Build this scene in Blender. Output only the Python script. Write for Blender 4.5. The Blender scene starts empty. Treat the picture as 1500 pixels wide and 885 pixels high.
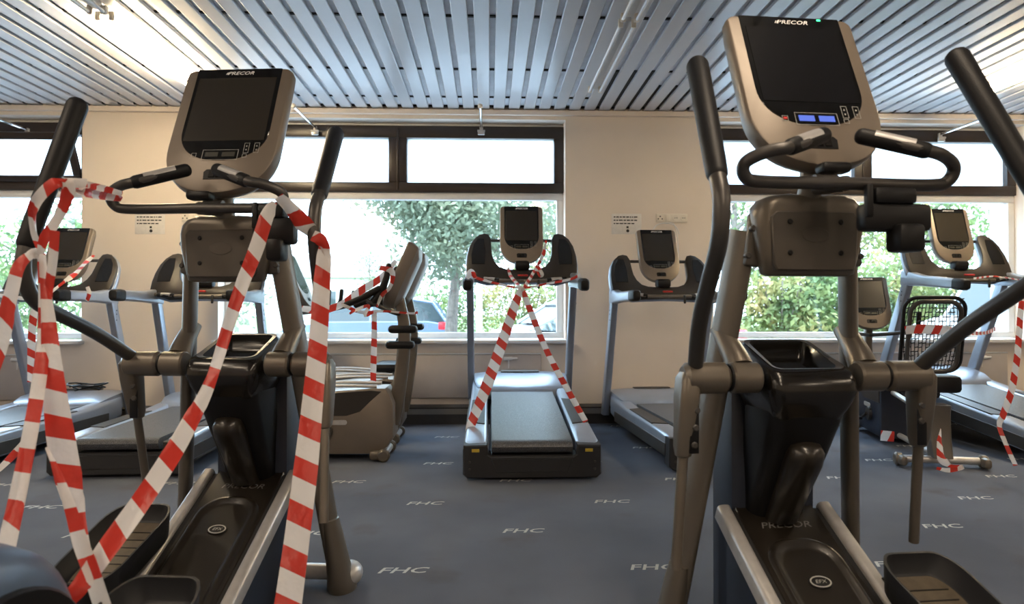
import bpy, math, random
from mathutils import Vector, Matrix
random.seed(7)
C = bpy.context.scene.collection
R = math.radians
V = Vector
# ---------------------------------------------------------------- camera
CH = 1.15
YAW, PIT, FPX = R(1.95), R(.43), 1000.0
FW = V((math.sin(YAW)*math.cos(PIT), math.cos(YAW)*math.cos(PIT), math.sin(PIT)))
RT = V((math.cos(YAW), -math.sin(YAW), 0))
UP = RT.cross(FW)

def at(px, py, Y):
    """point of the room at depth Y seen at that place of the photograph"""
    d = FW + RT*((px-750)/FPX) + UP*((442.5-py)/FPX)
    return V((0, 0, CH)) + d*(Y/d.y)

cam = bpy.data.cameras.new('camera')
co = bpy.data.objects.new('camera', cam)
C.objects.link(co)
co.location = (0, 0, CH)
co.rotation_euler = Matrix((RT, UP, -FW)).transposed().to_euler()
cam.sensor_width = 36
cam.lens = 24
cam.clip_start = .05
cam.clip_end = 300
cam.dof.use_dof = True
cam.dof.focus_distance = 3.6
cam.dof.aperture_fstop = 3.2
bpy.context.scene.camera = co

# ---------------------------------------------------------------- materials
def mat(name, col, rough=.5, metal=0., spec=.5, coat=0., var=0., vscale=8., bump=0., bscale=200., emis=None, estr=0., trans=0.):
    m = bpy.data.materials.new(name)
    m.use_nodes = True
    nt = m.node_tree
    b = nt.nodes['Principled BSDF']
    b.inputs['Base Color'].default_value = (*col, 1)
    b.inputs['Roughness'].default_value = rough
    b.inputs['Metallic'].default_value = metal
    b.inputs['Specular IOR Level'].default_value = spec
    b.inputs['Coat Weight'].default_value = coat
    b.inputs['Transmission Weight'].default_value = trans
    if emis:
        b.inputs['Emission Color'].default_value = (*emis, 1)
        b.inputs['Emission Strength'].default_value = estr
    tc = nt.nodes.new('ShaderNodeTexCoord')
    if var:
        n = nt.nodes.new('ShaderNodeTexNoise')
        n.inputs['Scale'].default_value = vscale
        n.inputs['Detail'].default_value = 5
        nt.links.new(tc.outputs['Object'], n.inputs['Vector'])
        r = nt.nodes.new('ShaderNodeValToRGB')
        r.color_ramp.elements[0].position = .3
        r.color_ramp.elements[1].position = .7
        r.color_ramp.elements[0].color = (*[c*(1-var) for c in col], 1)
        r.color_ramp.elements[1].color = (*[min(1, c*(1+var)) for c in col], 1)
        nt.links.new(n.outputs['Fac'], r.inputs['Fac'])
        nt.links.new(r.outputs['Color'], b.inputs['Base Color'])
    if bump:
        n = nt.nodes.new('ShaderNodeTexNoise')
        n.inputs['Scale'].default_value = bscale
        nt.links.new(tc.outputs['Object'], n.inputs['Vector'])
        bp = nt.nodes.new('ShaderNodeBump')
        bp.inputs['Strength'].default_value = bump
        bp.inputs['Distance'].default_value = .002
        nt.links.new(n.outputs['Fac'], bp.inputs['Height'])
        nt.links.new(bp.outputs['Normal'], b.inputs['Normal'])
    return m

M = dict(
    taupe=mat('taupe_metallic_paint', (.150, .130, .105), .36, .45, var=.06, bump=.1),
    taupe_d=mat('dark_taupe_paint', (.10, .088, .075), .4, .4, var=.06),
    bezel=mat('champagne_plastic', (.20, .165, .13), .42, .25, var=.05, bump=.08),
    gun=mat('gunmetal_paint', (.075, .07, .066), .38, .55, var=.06),
    silver=mat('silver_paint', (.33, .37, .44), .30, .5, var=.05, bump=.06),
    rail=mat('brushed_aluminium', (.50, .49, .48), .36, .45, var=.08, vscale=30),
    chrome=mat('chrome', (.75, .75, .76), .16, 1.),
    black=mat('black_plastic', (.006, .006, .007), .42, spec=.3, bump=.15, bscale=400),
    rubber=mat('black_rubber', (.007, .007, .008), .5, spec=.3, bump=.3, bscale=300),
    cap=mat('end_cap_plastic', (.028, .028, .03), .45, spec=.4),
    gloss=mat('gloss_black_plastic', (.008, .007, .006), .2, coat=.15),
    ramp=mat('gloss_brown_black_plastic', (.014, .011, .008), .3, coat=.2),
    glass=mat('black_display_glass', (.004, .004, .004), .1),
    panel=mat('reflection_tinted_panel', (.028, .024, .018), .2),  # brownish room reflection put into the colour of the unlit screens
    panel_d=mat('dark_display_panel', (.006, .006, .007), .15),
    navy=mat('navy_plastic', (.012, .018, .035), .5, var=.15),
    pod=mat('charcoal_plastic', (.030, .026, .023), .42, spec=.35, bump=.2, bscale=300),
    tread=mat('brown_rubber_footbed', (.10, .08, .055), .6, var=.15, vscale=40),
    pedal=mat('dark_pedal_plastic', (.014, .015, .018), .5, spec=.35, bump=.15, bscale=300),
    dome=mat('blue_grey_plastic', (.09, .13, .20), .38, .2, var=.08),
    belt=None, carpet=None,
    wall=mat('cream_plaster', (.78, .69, .60), .8, var=.03, vscale=2., bump=.15, bscale=90),
    white=mat('white_paint', (.72, .72, .72), .45, var=.03),
    radi=mat('radiator_enamel', (.46, .42, .40), .5, var=.03),
    slat=mat('ceiling_slat_enamel', (.56, .565, .585), .3, .0, var=.05, vscale=1.5),
    slot=mat('ceiling_felt', (.72, .73, .77), .8, var=.1),
    dark=mat('dark_gap', (.012, .012, .013), .8),
    brown=mat('dark_brown_frame', (.028, .019, .015), .35, var=.1),
    base=mat('dark_skirting', (.035, .035, .038), .6, var=.1),
    base_l=mat('grey_skirting_cap', (.16, .155, .15), .5),
    paper=mat('laminated_paper', (.75, .72, .68), .2, var=.05, vscale=30),
    ink=mat('black_ink', (.02, .02, .02), .6),
    inkw=mat('pale_print', (.75, .75, .75), .5),
    inkg=mat('grey_print', (.42, .42, .40), .5),
    dim=mat('faded_print', (.16, .155, .15), .4),
    yellow=mat('yellow_sticker', (.55, .40, .04), .5),
    red=mat('red_plastic', (.5, .02, .015), .45),
    cream=mat('cream_socket_plastic', (.78, .72, .62), .4),
    blue_lcd=mat('lit_blue_lcd', (.02, .03, .08), .3, emis=(.12, .2, .8), estr=.35),
    lcd=mat('unlit_lcd', (.05, .05, .042), .25),
    green_led=mat('green_led', (.02, .3, .1), .3, emis=(.05, .9, .3), estr=1.5),
    tube_off=mat('unlit_tube_glass', (.8, .8, .8), .2),
    tube_on=mat('lit_tube_glass', (1, .9, .7), .2, emis=(1, .78, .48), estr=75),
    housing=mat('lamp_housing', (.5, .5, .5), .4, var=.03),
    asphalt=mat('asphalt', (.26, .26, .27), .9, var=.15, bump=.4, bscale=60),
    grass=mat('lawn', (.12, .19, .05), .9, var=.35, vscale=3., bump=.5, bscale=40),
    bark=mat('bark', (.16, .14, .12), .9, var=.3, vscale=12, bump=.6, bscale=30),
    car_b=mat('blue_grey_car_paint', (.13, .19, .29), .25, .4, coat=.6),
    car_s=mat('silver_car_paint', (.45, .47, .5), .25, .5, coat=.6),
    car_w=mat('white_car_paint', (.75, .75, .77), .3, coat=.5),
    car_glass=mat('car_glass', (.04, .055, .06), .08),
    tail=mat('tail_light', (.75, .02, .03), .2),
    head=mat('head_light', (.7, .72, .75), .1),
    house=mat('pale_render', (.62, .62, .60), .8, var=.05),
    roof=mat('grey_roof', (.25, .22, .21), .8),
)

def nodes_of(m):
    nt = m.node_tree
    return nt, nt.nodes['Principled BSDF']

def make_belt():
    m = mat('speckled_running_belt', (.05, .053, .06), .4)
    nt, b = nodes_of(m)
    tc = nt.nodes.new('ShaderNodeTexCoord')
    n = nt.nodes.new('ShaderNodeTexNoise'); n.inputs['Scale'].default_value = 260
    r = nt.nodes.new('ShaderNodeValToRGB')
    r.color_ramp.elements[0].position = .45; r.color_ramp.elements[0].color = (.035, .037, .042, 1)
    r.color_ramp.elements[1].position = .72; r.color_ramp.elements[1].color = (.2, .205, .22, 1)
    nt.links.new(tc.outputs['Object'], n.inputs['Vector']); nt.links.new(n.outputs['Fac'], r.inputs['Fac'])
    nt.links.new(r.outputs['Color'], b.inputs['Base Color'])
    return m
M['belt'] = make_belt()

def make_carpet():
    m = mat('blue_grey_carpet', (.1, .11, .14), .95, spec=.2)
    nt, b = nodes_of(m)
    tc = nt.nodes.new('ShaderNodeTexCoord')
    n = nt.nodes.new('ShaderNodeTexNoise'); n.inputs['Scale'].default_value = 1.1; n.inputs['Detail'].default_value = 7
    n2 = nt.nodes.new('ShaderNodeTexNoise'); n2.inputs['Scale'].default_value = 420; n2.inputs['Detail'].default_value = 3
    r = nt.nodes.new('ShaderNodeValToRGB')
    r.color_ramp.elements[0].position = .33; r.color_ramp.elements[0].color = (.086, .098, .128, 1)
    r.color_ramp.elements[1].position = .62; r.color_ramp.elements[1].color = (.124, .140, .178, 1)
    mx = nt.nodes.new('ShaderNodeMix'); mx.data_type = 'RGBA'; mx.blend_type = 'MULTIPLY'; mx.inputs[0].default_value = .55
    r2 = nt.nodes.new('ShaderNodeValToRGB')
    r2.color_ramp.elements[0].position = .3; r2.color_ramp.elements[0].color = (.55, .55, .55, 1)
    r2.color_ramp.elements[1].position = .7; r2.color_ramp.elements[1].color = (1.3, 1.3, 1.3, 1)
    L = nt.links.new
    L(tc.outputs['Object'], n.inputs['Vector']); L(tc.outputs['Object'], n2.inputs['Vector'])
    L(n.outputs['Fac'], r.inputs['Fac']); L(n2.outputs['Fac'], r2.inputs['Fac'])
    L(r.outputs['Color'], mx.inputs[6]); L(r2.outputs['Color'], mx.inputs[7])
    # worn brownish stains with a shape of their own
    st = nt.nodes.new('ShaderNodeTexNoise'); st.inputs['Scale'].default_value = 2.3; st.inputs['Detail'].default_value = 8
    rs = nt.nodes.new('ShaderNodeValToRGB')
    rs.color_ramp.elements[0].position = .60; rs.color_ramp.elements[0].color = (0, 0, 0, 1)
    rs.color_ramp.elements[1].position = .72; rs.color_ramp.elements[1].color = (.5, .5, .5, 1)
    m2 = nt.nodes.new('ShaderNodeMix'); m2.data_type = 'RGBA'
    m2.inputs[7].default_value = (.075, .068, .062, 1)
    L(tc.outputs['Object'], st.inputs['Vector']); L(st.outputs['Fac'], rs.inputs['Fac']); L(rs.outputs['Color'], m2.inputs[0])
    L(mx.outputs[2], m2.inputs[6]); L(m2.outputs[2], b.inputs['Base Color'])
    bp = nt.nodes.new('ShaderNodeBump'); bp.inputs['Strength'].default_value = .5; bp.inputs['Distance'].default_value = .003
    L(n2.outputs['Fac'], bp.inputs['Height']); L(bp.outputs['Normal'], b.inputs['Normal'])
    return m
M['carpet'] = make_carpet()

def make_tape():
    m = bpy.data.materials.new('red_white_barrier_tape'); m.use_nodes = True
    nt, b = nodes_of(m)
    L = nt.links.new
    uv = nt.nodes.new('ShaderNodeUVMap')
    sp = nt.nodes.new('ShaderNodeSeparateXYZ')
    L(uv.outputs['UV'], sp.inputs[0])
    fr = nt.nodes.new('ShaderNodeMath'); fr.operation = 'FRACT'
    gt = nt.nodes.new('ShaderNodeMath'); gt.operation = 'GREATER_THAN'; gt.inputs[1].default_value = .53
    L(sp.outputs['X'], fr.inputs[0]); L(fr.outputs[0], gt.inputs[0])
    mx = nt.nodes.new('ShaderNodeMix'); mx.data_type = 'RGBA'
    mx.inputs[6].default_value = (.78, .75, .73, 1); mx.inputs[7].default_value = (.60, .04, .025, 1)
    L(gt.outputs[0], mx.inputs[0]); L(mx.outputs[2], b.inputs['Base Color'])
    b.inputs['Roughness'].default_value = .32
    tr = nt.nodes.new('ShaderNodeBsdfTranslucent'); L(mx.outputs[2], tr.inputs['Color'])
    ms = nt.nodes.new('ShaderNodeMixShader'); ms.inputs[0].default_value = .35
    L(b.outputs[0], ms.inputs[1]); L(tr.outputs[0], ms.inputs[2])
    tc = nt.nodes.new('ShaderNodeTexCoord')
    n = nt.nodes.new('ShaderNodeTexNoise'); n.inputs['Scale'].default_value = 28
    L(tc.outputs['Object'], n.inputs['Vector'])
    bp = nt.nodes.new('ShaderNodeBump'); bp.inputs['Strength'].default_value = .5; bp.inputs['Distance'].default_value = .01
    L(n.outputs['Fac'], bp.inputs['Height']); L(bp.outputs['Normal'], b.inputs['Normal'])
    L(ms.outputs[0], nt.nodes['Material Output'].inputs[0])
    return m
M['tape'] = make_tape()

def make_pane(name, frosted=False):
    m = bpy.data.materials.new(name); m.use_nodes = True
    nt = m.node_tree; nt.nodes.remove(nt.nodes['Principled BSDF'])
    L = nt.links.new
    t = nt.nodes.new('ShaderNodeBsdfTransparent'); t.inputs[0].default_value = (.95, .97, .97, 1)
    if frosted:
        g = nt.nodes.new('ShaderNodeBsdfTranslucent'); g.inputs[0].default_value = (.9, .92, .95, 1); fac = .8
    else:
        g = nt.nodes.new('ShaderNodeBsdfGlossy'); g.inputs['Roughness'].default_value = .02; fac = .05
    ms = nt.nodes.new('ShaderNodeMixShader'); ms.inputs[0].default_value = fac
    L(t.outputs[0], ms.inputs[1]); L(g.outputs[0], ms.inputs[2]); L(ms.outputs[0], nt.nodes['Material Output'].inputs[0])
    return m
M['pane'] = make_pane('window_glass')
M['frost'] = make_pane('frosted_glass', True)

def make_leaf(name, cols, scale=1.4):
    m = bpy.data.materials.new(name); m.use_nodes = True
    nt, b = nodes_of(m); L = nt.links.new
    tc = nt.nodes.new('ShaderNodeTexCoord')
    n = nt.nodes.new('ShaderNodeTexNoise'); n.inputs['Scale'].default_value = scale; n.inputs['Detail'].default_value = 6
    r = nt.nodes.new('ShaderNodeValToRGB')
    r.color_ramp.elements[0].position = .36; r.color_ramp.elements[0].color = (*cols[0], 1)
    r.color_ramp.elements[1].position = .64; r.color_ramp.elements[1].color = (*cols[-1], 1)
    if len(cols) > 2:
        e = r.color_ramp.elements.new(.5); e.color = (*cols[1], 1)
    L(tc.outputs['Object'], n.inputs['Vector']); L(n.outputs['Fac'], r.inputs['Fac'])
    L(r.outputs['Color'], b.inputs['Base Color']); b.inputs['Roughness'].default_value = .6
    tr = nt.nodes.new('ShaderNodeBsdfTranslucent'); L(r.outputs['Color'], tr.inputs['Color'])
    ms = nt.nodes.new('ShaderNodeMixShader'); ms.inputs[0].default_value = .4
    L(b.outputs[0], ms.inputs[1]); L(tr.outputs[0], ms.inputs[2]); L(ms.outputs[0], nt.nodes['Material Output'].inputs[0])
    return m
M['leaf_grey'] = make_leaf('grey_green_leaves', [(.13, .17, .12), (.20, .25, .17), (.28, .31, .20)])
M['leaf_green'] = make_leaf('green_leaves', [(.09, .15, .07), (.15, .24, .09), (.26, .32, .13)])
M['leaf_aut'] = make_leaf('autumn_leaves', [(.12, .18, .08), (.27, .31, .12), (.45, .36, .16)])

# ---------------------------------------------------------------- mesh builder
def frame_of(t, hint):
    t = t.normalized()
    x = hint.cross(t)
    if x.length < 1e-4: x = V((1, 0, 0)).cross(t)
    if x.length < 1e-4: x = V((0, 1, 0)).cross(t)
    x.normalize()
    return x, t.cross(x).normalized()

def smooth_path(P, sub=6):
    P = [V(p) for p in P]
    if len(P) < 3: return P
    out = []
    for i in range(len(P)-1):
        p0 = P[i-1] if i else P[0]*2-P[1]
        p1, p2 = P[i], P[i+1]
        p3 = P[i+2] if i+2 < len(P) else P[-1]*2-P[-2]
        for k in range(sub):
            t = k/sub
            out.append(.5*((2*p1)+(p2-p0)*t+(2*p0-5*p1+4*p2-p3)*t*t+(-p0+3*p1-3*p2+p3)*t**3))
    out.append(P[-1])
    return out

def bend_path(P, r=.05, n=6):
    """polyline with its inner corners rounded"""
    P = [V(p) for p in P]
    out = [P[0]]
    for i in range(1, len(P)-1):
        a, b, c = P[i-1], P[i], P[i+1]
        d1, d2 = (a-b), (c-b)
        q = min(r, d1.length*.48, d2.length*.48)
        s, e = b+d1.normalized()*q, b+d2.normalized()*q
        for k in range(n+1):
            t = k/n
            out.append(s*(1-t)**2+b*2*t*(1-t)+e*t*t)
    out.append(P[-1])
    return out

def rrect(hx, hy, r, n=4):
    """rounded rectangle outline, counter-clockwise"""
    r = min(r, hx*.999, hy*.999)
    o = []
    for cx, cy, a0 in ((hx-r, hy-r, 0), (-hx+r, hy-r, 90), (-hx+r, -hy+r, 180), (hx-r, -hy+r, 270)):
        for k in range(n+1):
            a = R(a0+90*k/n)
            o.append((cx+r*math.cos(a), cy+r*math.sin(a)))
    return o

class MB:
    def __init__(s):
        s.v, s.f, s.uv = [], [], None
    def add(s, vs, fs):
        o = len(s.v)
        s.v += [V(p) for p in vs]
        s.f += [[o+i for i in f] for f in fs]
        return s
    def loft(s, rings, cap=(True, True), closed=True):
        n = len(rings[0]); vs = [p for r in rings for p in r]; fs = []
        for i in range(len(rings)-1):
            for j in range(n if closed else n-1):
                a, b = i*n+j, i*n+(j+1) % n
                fs.append([a, b, b+n, a+n])
        if cap[0]: fs.append(list(range(n))[::-1])
        if cap[1]: fs.append([(len(rings)-1)*n+j for j in range(n)])
        return s.add(vs, fs)
    def box(s, c, size, r=.004, M3=None):
        hx, hy, hz = [d/2 for d in size]
        r = min(r, hx*.9, hy*.9, hz*.9)
        rings = []
        for z, k in ((-hz, r), (-hz+r*.3, r*.3), (-hz+r, 0), (hz-r, 0), (hz-r*.3, r*.3), (hz, r)):
            rings.append([V((x, y, z)) for x, y in rrect(hx-k, hy-k, max(r-k*.5, 1e-4), 2)])
        c = V(c)
        rings = [[c+(M3 @ p if M3 else p) for p in q] for q in rings]
        return s.loft(rings)
    def cube(s, a, b):
        x0, y0, z0 = a; x1, y1, z1 = b
        return s.add([(x0, y0, z0), (x1, y0, z0), (x1, y1, z0), (x0, y1, z0), (x0, y0, z1), (x1, y0, z1), (x1, y1, z1), (x0, y1, z1)],
                     [[0, 3, 2, 1], [4, 5, 6, 7], [0, 1, 5, 4], [1, 2, 6, 5], [2, 3, 7, 6], [3, 0, 4, 7]])
    def tube(s, path, r, n=14, ry=None, hint=(0, 0, 1), round_ends=False):
        path = [V(p) for p in path]
        N = len(path)
        rr = r if callable(r) else (lambda t: r)
        r2 = (ry if callable(ry) else (lambda t: ry)) if ry else rr
        rings = []
        h = V(hint)
        prev = None
        for i, p in enumerate(path):
            t = path[min(i+1, N-1)]-path[max(i-1, 0)]
            if prev is None: x, y = frame_of(t, h)
            else:
                tn = t.normalized()
                x = prev-tn*prev.dot(tn)
                x.normalize(); y = tn.cross(x)
            prev = x
            q = i/(N-1)
            rings.append((p, x, y, rr(q), r2(q), t.normalized()))
        R_ = []
        def ring(p, x, y, a, b): return [p+x*a*math.cos(2*math.pi*k/n)+y*b*math.sin(2*math.pi*k/n) for k in range(n)]
        if round_ends:
            p, x, y, a, b, t = rings[0]
            for k in (.15, .55, .85): R_.append(ring(p-t*a*math.sqrt(1-k*k)*.8, x, y, a*k, b*k))
        for p, x, y, a, b, t in rings: R_.append(ring(p, x, y, a, b))
        if round_ends:
            p, x, y, a, b, t = rings[-1]
            for k in (.85, .55, .15): R_.append(ring(p+t*a*math.sqrt(1-k*k)*.8, x, y, a*k, b*k))
        return s.loft(R_)
    def cyl(s, p0, p1, r, r1=None, n=20, bev=.003):
        p0, p1 = V(p0), V(p1); r1 = r if r1 is None else r1
        d = (p1-p0); L = d.length; t = d/L; x, y = frame_of(t, V((0, 0, 1)))
        b = min(bev, r*.4, L*.3)
        def ring(p, a): return [p+x*a*math.cos(2*math.pi*k/n)+y*a*math.sin(2*math.pi*k/n) for k in range(n)]
        return s.loft([ring(p0, r-b), ring(p0+t*b, r), ring(p1-t*b, r1), ring(p1, r1-b)])
    def ball(s, c, rad, n=12):
        c = V(c); rx, ry, rz = rad if hasattr(rad, '__len__') else (rad,)*3
        rings = []
        for i in range(1, n):
            a = math.pi*i/n
            rings.append([c+V((rx*math.sin(a)*math.cos(2*math.pi*k/(2*n)), ry*math.sin(a)*math.sin(2*math.pi*k/(2*n)), -rz*math.cos(a))) for k in range(2*n)])
        return s.loft(rings)
    def prism(s, poly, fn, d0, d1, bev=.004):
        """outline poly (x,y) mapped by fn(x,y,d), from depth d0 to d1, edges softened towards d1"""
        cx = sum(p[0] for p in poly)/len(poly); cy = sum(p[1] for p in poly)/len(poly)
        def inset(k):
            n = len(poly); o = []
            for i in range(n):
                a, b, c = V(poly[i-1]), V(poly[i]), V(poly[(i+1) % n])
                e1, e2 = (b-a), (c-b)
                n1 = V((-e1.y, e1.x)).normalized() if e1.length > 1e-9 else V((0, 0))
                n2 = V((-e2.y, e2.x)).normalized() if e2.length > 1e-9 else V((0, 0))
                m = (n1+n2)
                m = m.normalized() if m.length > 1e-6 else n1
                o.append(b+m*k)
            return o
        area = sum(poly[i-1][0]*poly[i][1]-poly[i][0]*poly[i-1][1] for i in range(len(poly)))
        sg = 1 if area > 0 else -1
        ss = 1 if d1 > d0 else -1
        if bev:
            lv = [(d0, sg*bev), (d0+ss*bev, 0), (d1-ss*bev, 0), (d1, sg*bev)]
        else: lv = [(d0, 0), (d1, 0)]
        return s.loft([[fn(p[0], p[1], d) for p in (inset(k) if k else [V(q) for q in poly])] for d, k in lv])
    def build(s, name, m, parent=None, smooth=True, ang=35, loc=None):
        me = bpy.data.meshes.new(name)
        me.from_pydata([tuple(v) for v in s.v], [], s.f)
        me.materials.append(m)
        if s.uv:
            l = me.uv_layers.new(name='UVMap')
            for poly in me.polygons:
                for li in poly.loop_indices: l.data[li].uv = s.uv[me.loops[li].vertex_index]
        o = bpy.data.objects.new(name, me); C.objects.link(o)
        import bmesh
        bm = bmesh.new(); bm.from_mesh(me); bmesh.ops.recalc_face_normals(bm, faces=bm.faces[:]); bm.to_mesh(me); bm.free()
        if smooth:
            me.shade_smooth(); me.set_sharp_from_angle(angle=R(ang))
        if parent: o.parent = parent
        return o

def text_mb(txt, fn, size, ext=.0008, shear=0., align='CENTER', sx=1., bold=0.):
    """the characters as flat mesh, mapped by fn(x, y, d)"""
    cu = bpy.data.curves.new('lettering', 'FONT'); cu.body = txt; cu.size = size; cu.shear = shear
    cu.align_x = align; cu.align_y = 'CENTER'; cu.extrude = ext; cu.resolution_u = 2; cu.offset = bold
    o = bpy.data.objects.new('lettering', cu); C.objects.link(o)
    dg = bpy.context.evaluated_depsgraph_get()
    me = o.evaluated_get(dg).to_mesh()
    mb = MB().add([fn(v.co.x*sx, v.co.y, v.co.z) for v in me.vertices], [list(p.vertices) for p in me.polygons])
    o.evaluated_get(dg).to_mesh_clear()
    bpy.data.objects.remove(o); bpy.data.curves.remove(cu)
    return mb

def empty(name, loc=(0, 0, 0), rz=0):
    o = bpy.data.objects.new(name, None); C.objects.link(o)
    o.location = loc; o.rotation_euler = (0, 0, rz); o.empty_display_size = .1
    return o

def tag(o, label=None, cat=None, group=None, kind=None):
    if label: o['label'] = label
    if cat: o['category'] = cat
    if group: o['group'] = group
    if kind: o['kind'] = kind
    return o

def struct(mb, name, m, parent=None, smooth=False):
    return tag(mb.build(name, m, parent, smooth), kind='structure')

def children(o): return [c for c in C.objects if c.parent == o]

def copy_tree(o, parent=None):
    c = o.copy(); C.objects.link(c)
    if parent: c.parent = parent
    for ch in children(o): copy_tree(ch, c)
    return c

# ---------------------------------------------------------------- room
CZ, WY, GY = 3.16, 6.95, 7.15
SOF, SILL = 3.065, .82
X0, X1, YB = -7.6, 7.6, -5.0
struct(MB().cube((X0, YB, -.1), (X1, WY+.3, 0)), 'floor', M['carpet'])
floor = bpy.data.objects['floor']
struct(MB().cube((X0-.2, YB, 0), (X0, WY+.3, CZ+.2)), 'wall_left', M['wall'])
struct(MB().cube((X1, YB, 0), (X1+.2, WY+.3, CZ+.2)), 'wall_right', M['wall'])
struct(MB().cube((X0-.2, YB-.2, 0), (X1+.2, YB, CZ+.2)), 'wall_rear', M['wall'])
w1a, w1b = -7.3, at(137, 300, GY).x
w2a, w2b = at(331, 300, GY).x, at(825, 300, GY).x
w3a, w3b = at(1044, 300, WY).x, at(1484, 300, GY).x
wb = MB()
for a, b in ((X0, w1a), (w1b, w2a), (w2b, w3a), (w3b, X1)):
    wb.cube((a, WY, 0), (b, WY+.3, CZ+.2))
for a, b in ((w1a, w1b), (w2a, w2b), (w3a, w3b)):
    wb.cube((a, WY, 0), (b, WY+.3, SILL-.03))
    wb.cube((a, WY, SOF), (b, WY+.3, CZ+.2))
struct(wb, 'wall_back', M['wall'])
struct(MB().cube((X0, WY-.05, CZ-.058), (X1, WY, CZ-.01)), 'trim_1', M['wall'])
# slatted ceiling
PITCH, PH = .1535, at(818, 28, 4.76).x
sl = MB(); i0 = int((X0-PH)/PITCH)+1
k = i0
while PH+k*PITCH+.15 < X1:
    a = PH+k*PITCH+.021; b = a+PITCH-.042
    sl.add([(a, YB, CZ+.022), (a, YB, CZ+.004), (a+.006, YB, CZ), (b-.006, YB, CZ), (b, YB, CZ+.004), (b, YB, CZ+.022),
            (a, WY, CZ+.022), (a, WY, CZ+.004), (a+.006, WY, CZ), (b-.006, WY, CZ), (b, WY, CZ+.004), (b, WY, CZ+.022)],
           [[j, j+1, j+7, j+6] for j in range(5)])
    k += 1
struct(sl, 'ceiling', M['slat'])
struct(MB().cube((X0, YB, CZ+.03), (X1, WY, CZ+.2)), 'ceiling_backing', M['slot'])
cr = MB()
for y in (-3.5, -2.3, -1.1, .1, 1.3, 2.5, 3.62, 4.76, 5.83, 6.6):
    cr.cube((X0, y-.012, CZ+.018), (X1, y+.012, CZ+.029))
cr.cube((X0, WY-.07, CZ+.01), (X1, WY-.051, CZ+.029))
for g in (8, 9, 10, 11, 12, 13):
    x = PH+(g-4)*PITCH
    cr.cube((x-.021, 5.85 if g < 11 else 6.2, CZ+.02), (x+.021, 6.85, CZ+.0295))
struct(cr, 'trim_2', M['dark'])
# skirting duct
struct(MB().cube((X0, 6.72, 0), (X1, WY, .165)), 'baseboard_back', M['base'])
struct(MB().cube((X0, 6.705, .10), (X1, 6.72, .150)), 'trim_3', M['base_l'])

# woven logos on the carpet
lg = MB()
for row in range(-1, 8):
    y = 3.0+.51*row
    for k in range(-5, 6):
        x = -.38+1.1*k+(.55 if row % 2 else 0)
        t = text_mb('FHC', lambda a, b, d, x=x, y=y: V((x+a, y+b, .0012)), .088, 0, .25, sx=1.28, bold=.0012)
        lg.add(t.v, t.f)
o = lg.build('woven_logos', M['inkg'], floor, False); o['kind'] = 'stuff'

def bar(mb, x0, x1, z0, z1, y0, y1): mb.box(((x0+x1)/2, (y0+y1)/2, (z0+z1)/2), (x1-x0, y1-y0, z1-z0), .006)

def window(n, a, b, mull=None, frost=False, open_left=False):
    zt, zm, zb = 3.035, 2.345, SILL+.005
    w = tag(empty('window_%d' % n, ((a+b)/2, GY, zb)), kind='structure')
    inv = V(((a+b)/2, GY, zb))
    def put(mb, name, m, sm=True):
        mb.v = [p-inv for p in mb.v]; return mb.build(name, m, w, sm)
    # lower white frame
    f = MB(); y0, y1 = GY-.02, GY+.06
    bar(f, a, b, zm-.075, zm, y0, y1); bar(f, a, b, zb, zb+.06, y0, y1)
    bar(f, a, a+.07, zb+.06, zm-.075, y0, y1); bar(f, b-.07, b, zb+.06, zm-.075, y0, y1)
    bar(f, a, b, zt, SOF, y0, y1)
    put(f, 'lower_frame', M['white'])
    g = MB().cube((a+.07, GY+.015, zb+.06), (b-.07, GY+.023, zm-.075)); put(g, 'pane', M['pane'], False)
    # upper dark frame
    f = MB(); y0, y1 = GY-.05, GY+.06
    bar(f, a, b, zt-.125, zt, y0, y1); bar(f, a, b, zm, zm+.1, y0, y1)
    bar(f, a, a+.1, zm+.1, zt-.125, y0, y1); bar(f, b-.1, b, zm+.1, zt-.125, y0, y1)
    edges = [a+.1, b-.1]
    if mull:
        bar(f, mull-.095, mull+.095, zm+.1, zt-.125, y0, y1)
        bar(f, mull-.012, mull+.012, zm+.02, zt-.02, y0-.012, y0)
        edges = [a+.1, mull-.095, mull+.095, b-.1]
    put(f, 'upper_frame', M['brown'])
    ln = MB()
    for i in range(0, len(edges), 2):
        if open_left and i == 0: continue
        bar(ln, edges[i], edges[i+1], zt-.135, zt-.128, y0-.002, y0+.01)
        g = MB().cube((edges[i], GY+.015, zm+.1), (edges[i+1], GY+.023, zt-.125))
        put(g, 'pane', M['frost'], False)
    if ln.v: put(ln, 'frame_bead', M['rail'], False)
    if open_left:   # sash tilted into the room about its lower edge
        T = Matrix.Rotation(R(24), 3, 'X')
        hinge = V((0, GY-.05, zm+.09)); xa, xb, h = a+.1, b-.08, zt-zm-.2
        f = MB()
        def rb(x0, x1, z0, z1):
            c = T @ V((0, 0, (z0+z1)/2))
            f.box(V(((x0+x1)/2, hinge.y+c.y, hinge.z+c.z)), (x1-x0, .05, z1-z0), .005, T)
        rb(xa, xb, 0, .06); rb(xa, xb, h-.07, h); rb(xa, xa+.07, .06, h-.07); rb(xb-.07, xb, .06, h-.07)
        put(f, 'tilted_sash', M['brown'])
        p = [hinge+T @ V((0, 0, q)) for q in (.06, h-.07)]
        put(MB().add([(xa+.07, p[0].y, p[0].z), (xb-.07, p[0].y, p[0].z), (xb-.07, p[1].y, p[1].z), (xa+.07, p[1].y, p[1].z)], [[0, 1, 2, 3]]), 'pane', M['frost'], False)
    return w
window(1, w1a, w1b, open_left=True)
window(2, w2a, w2b, at(583.5, 240, GY).x)
window(3, w3a, w3b, at(1261, 240, GY).x, frost=True)
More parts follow.
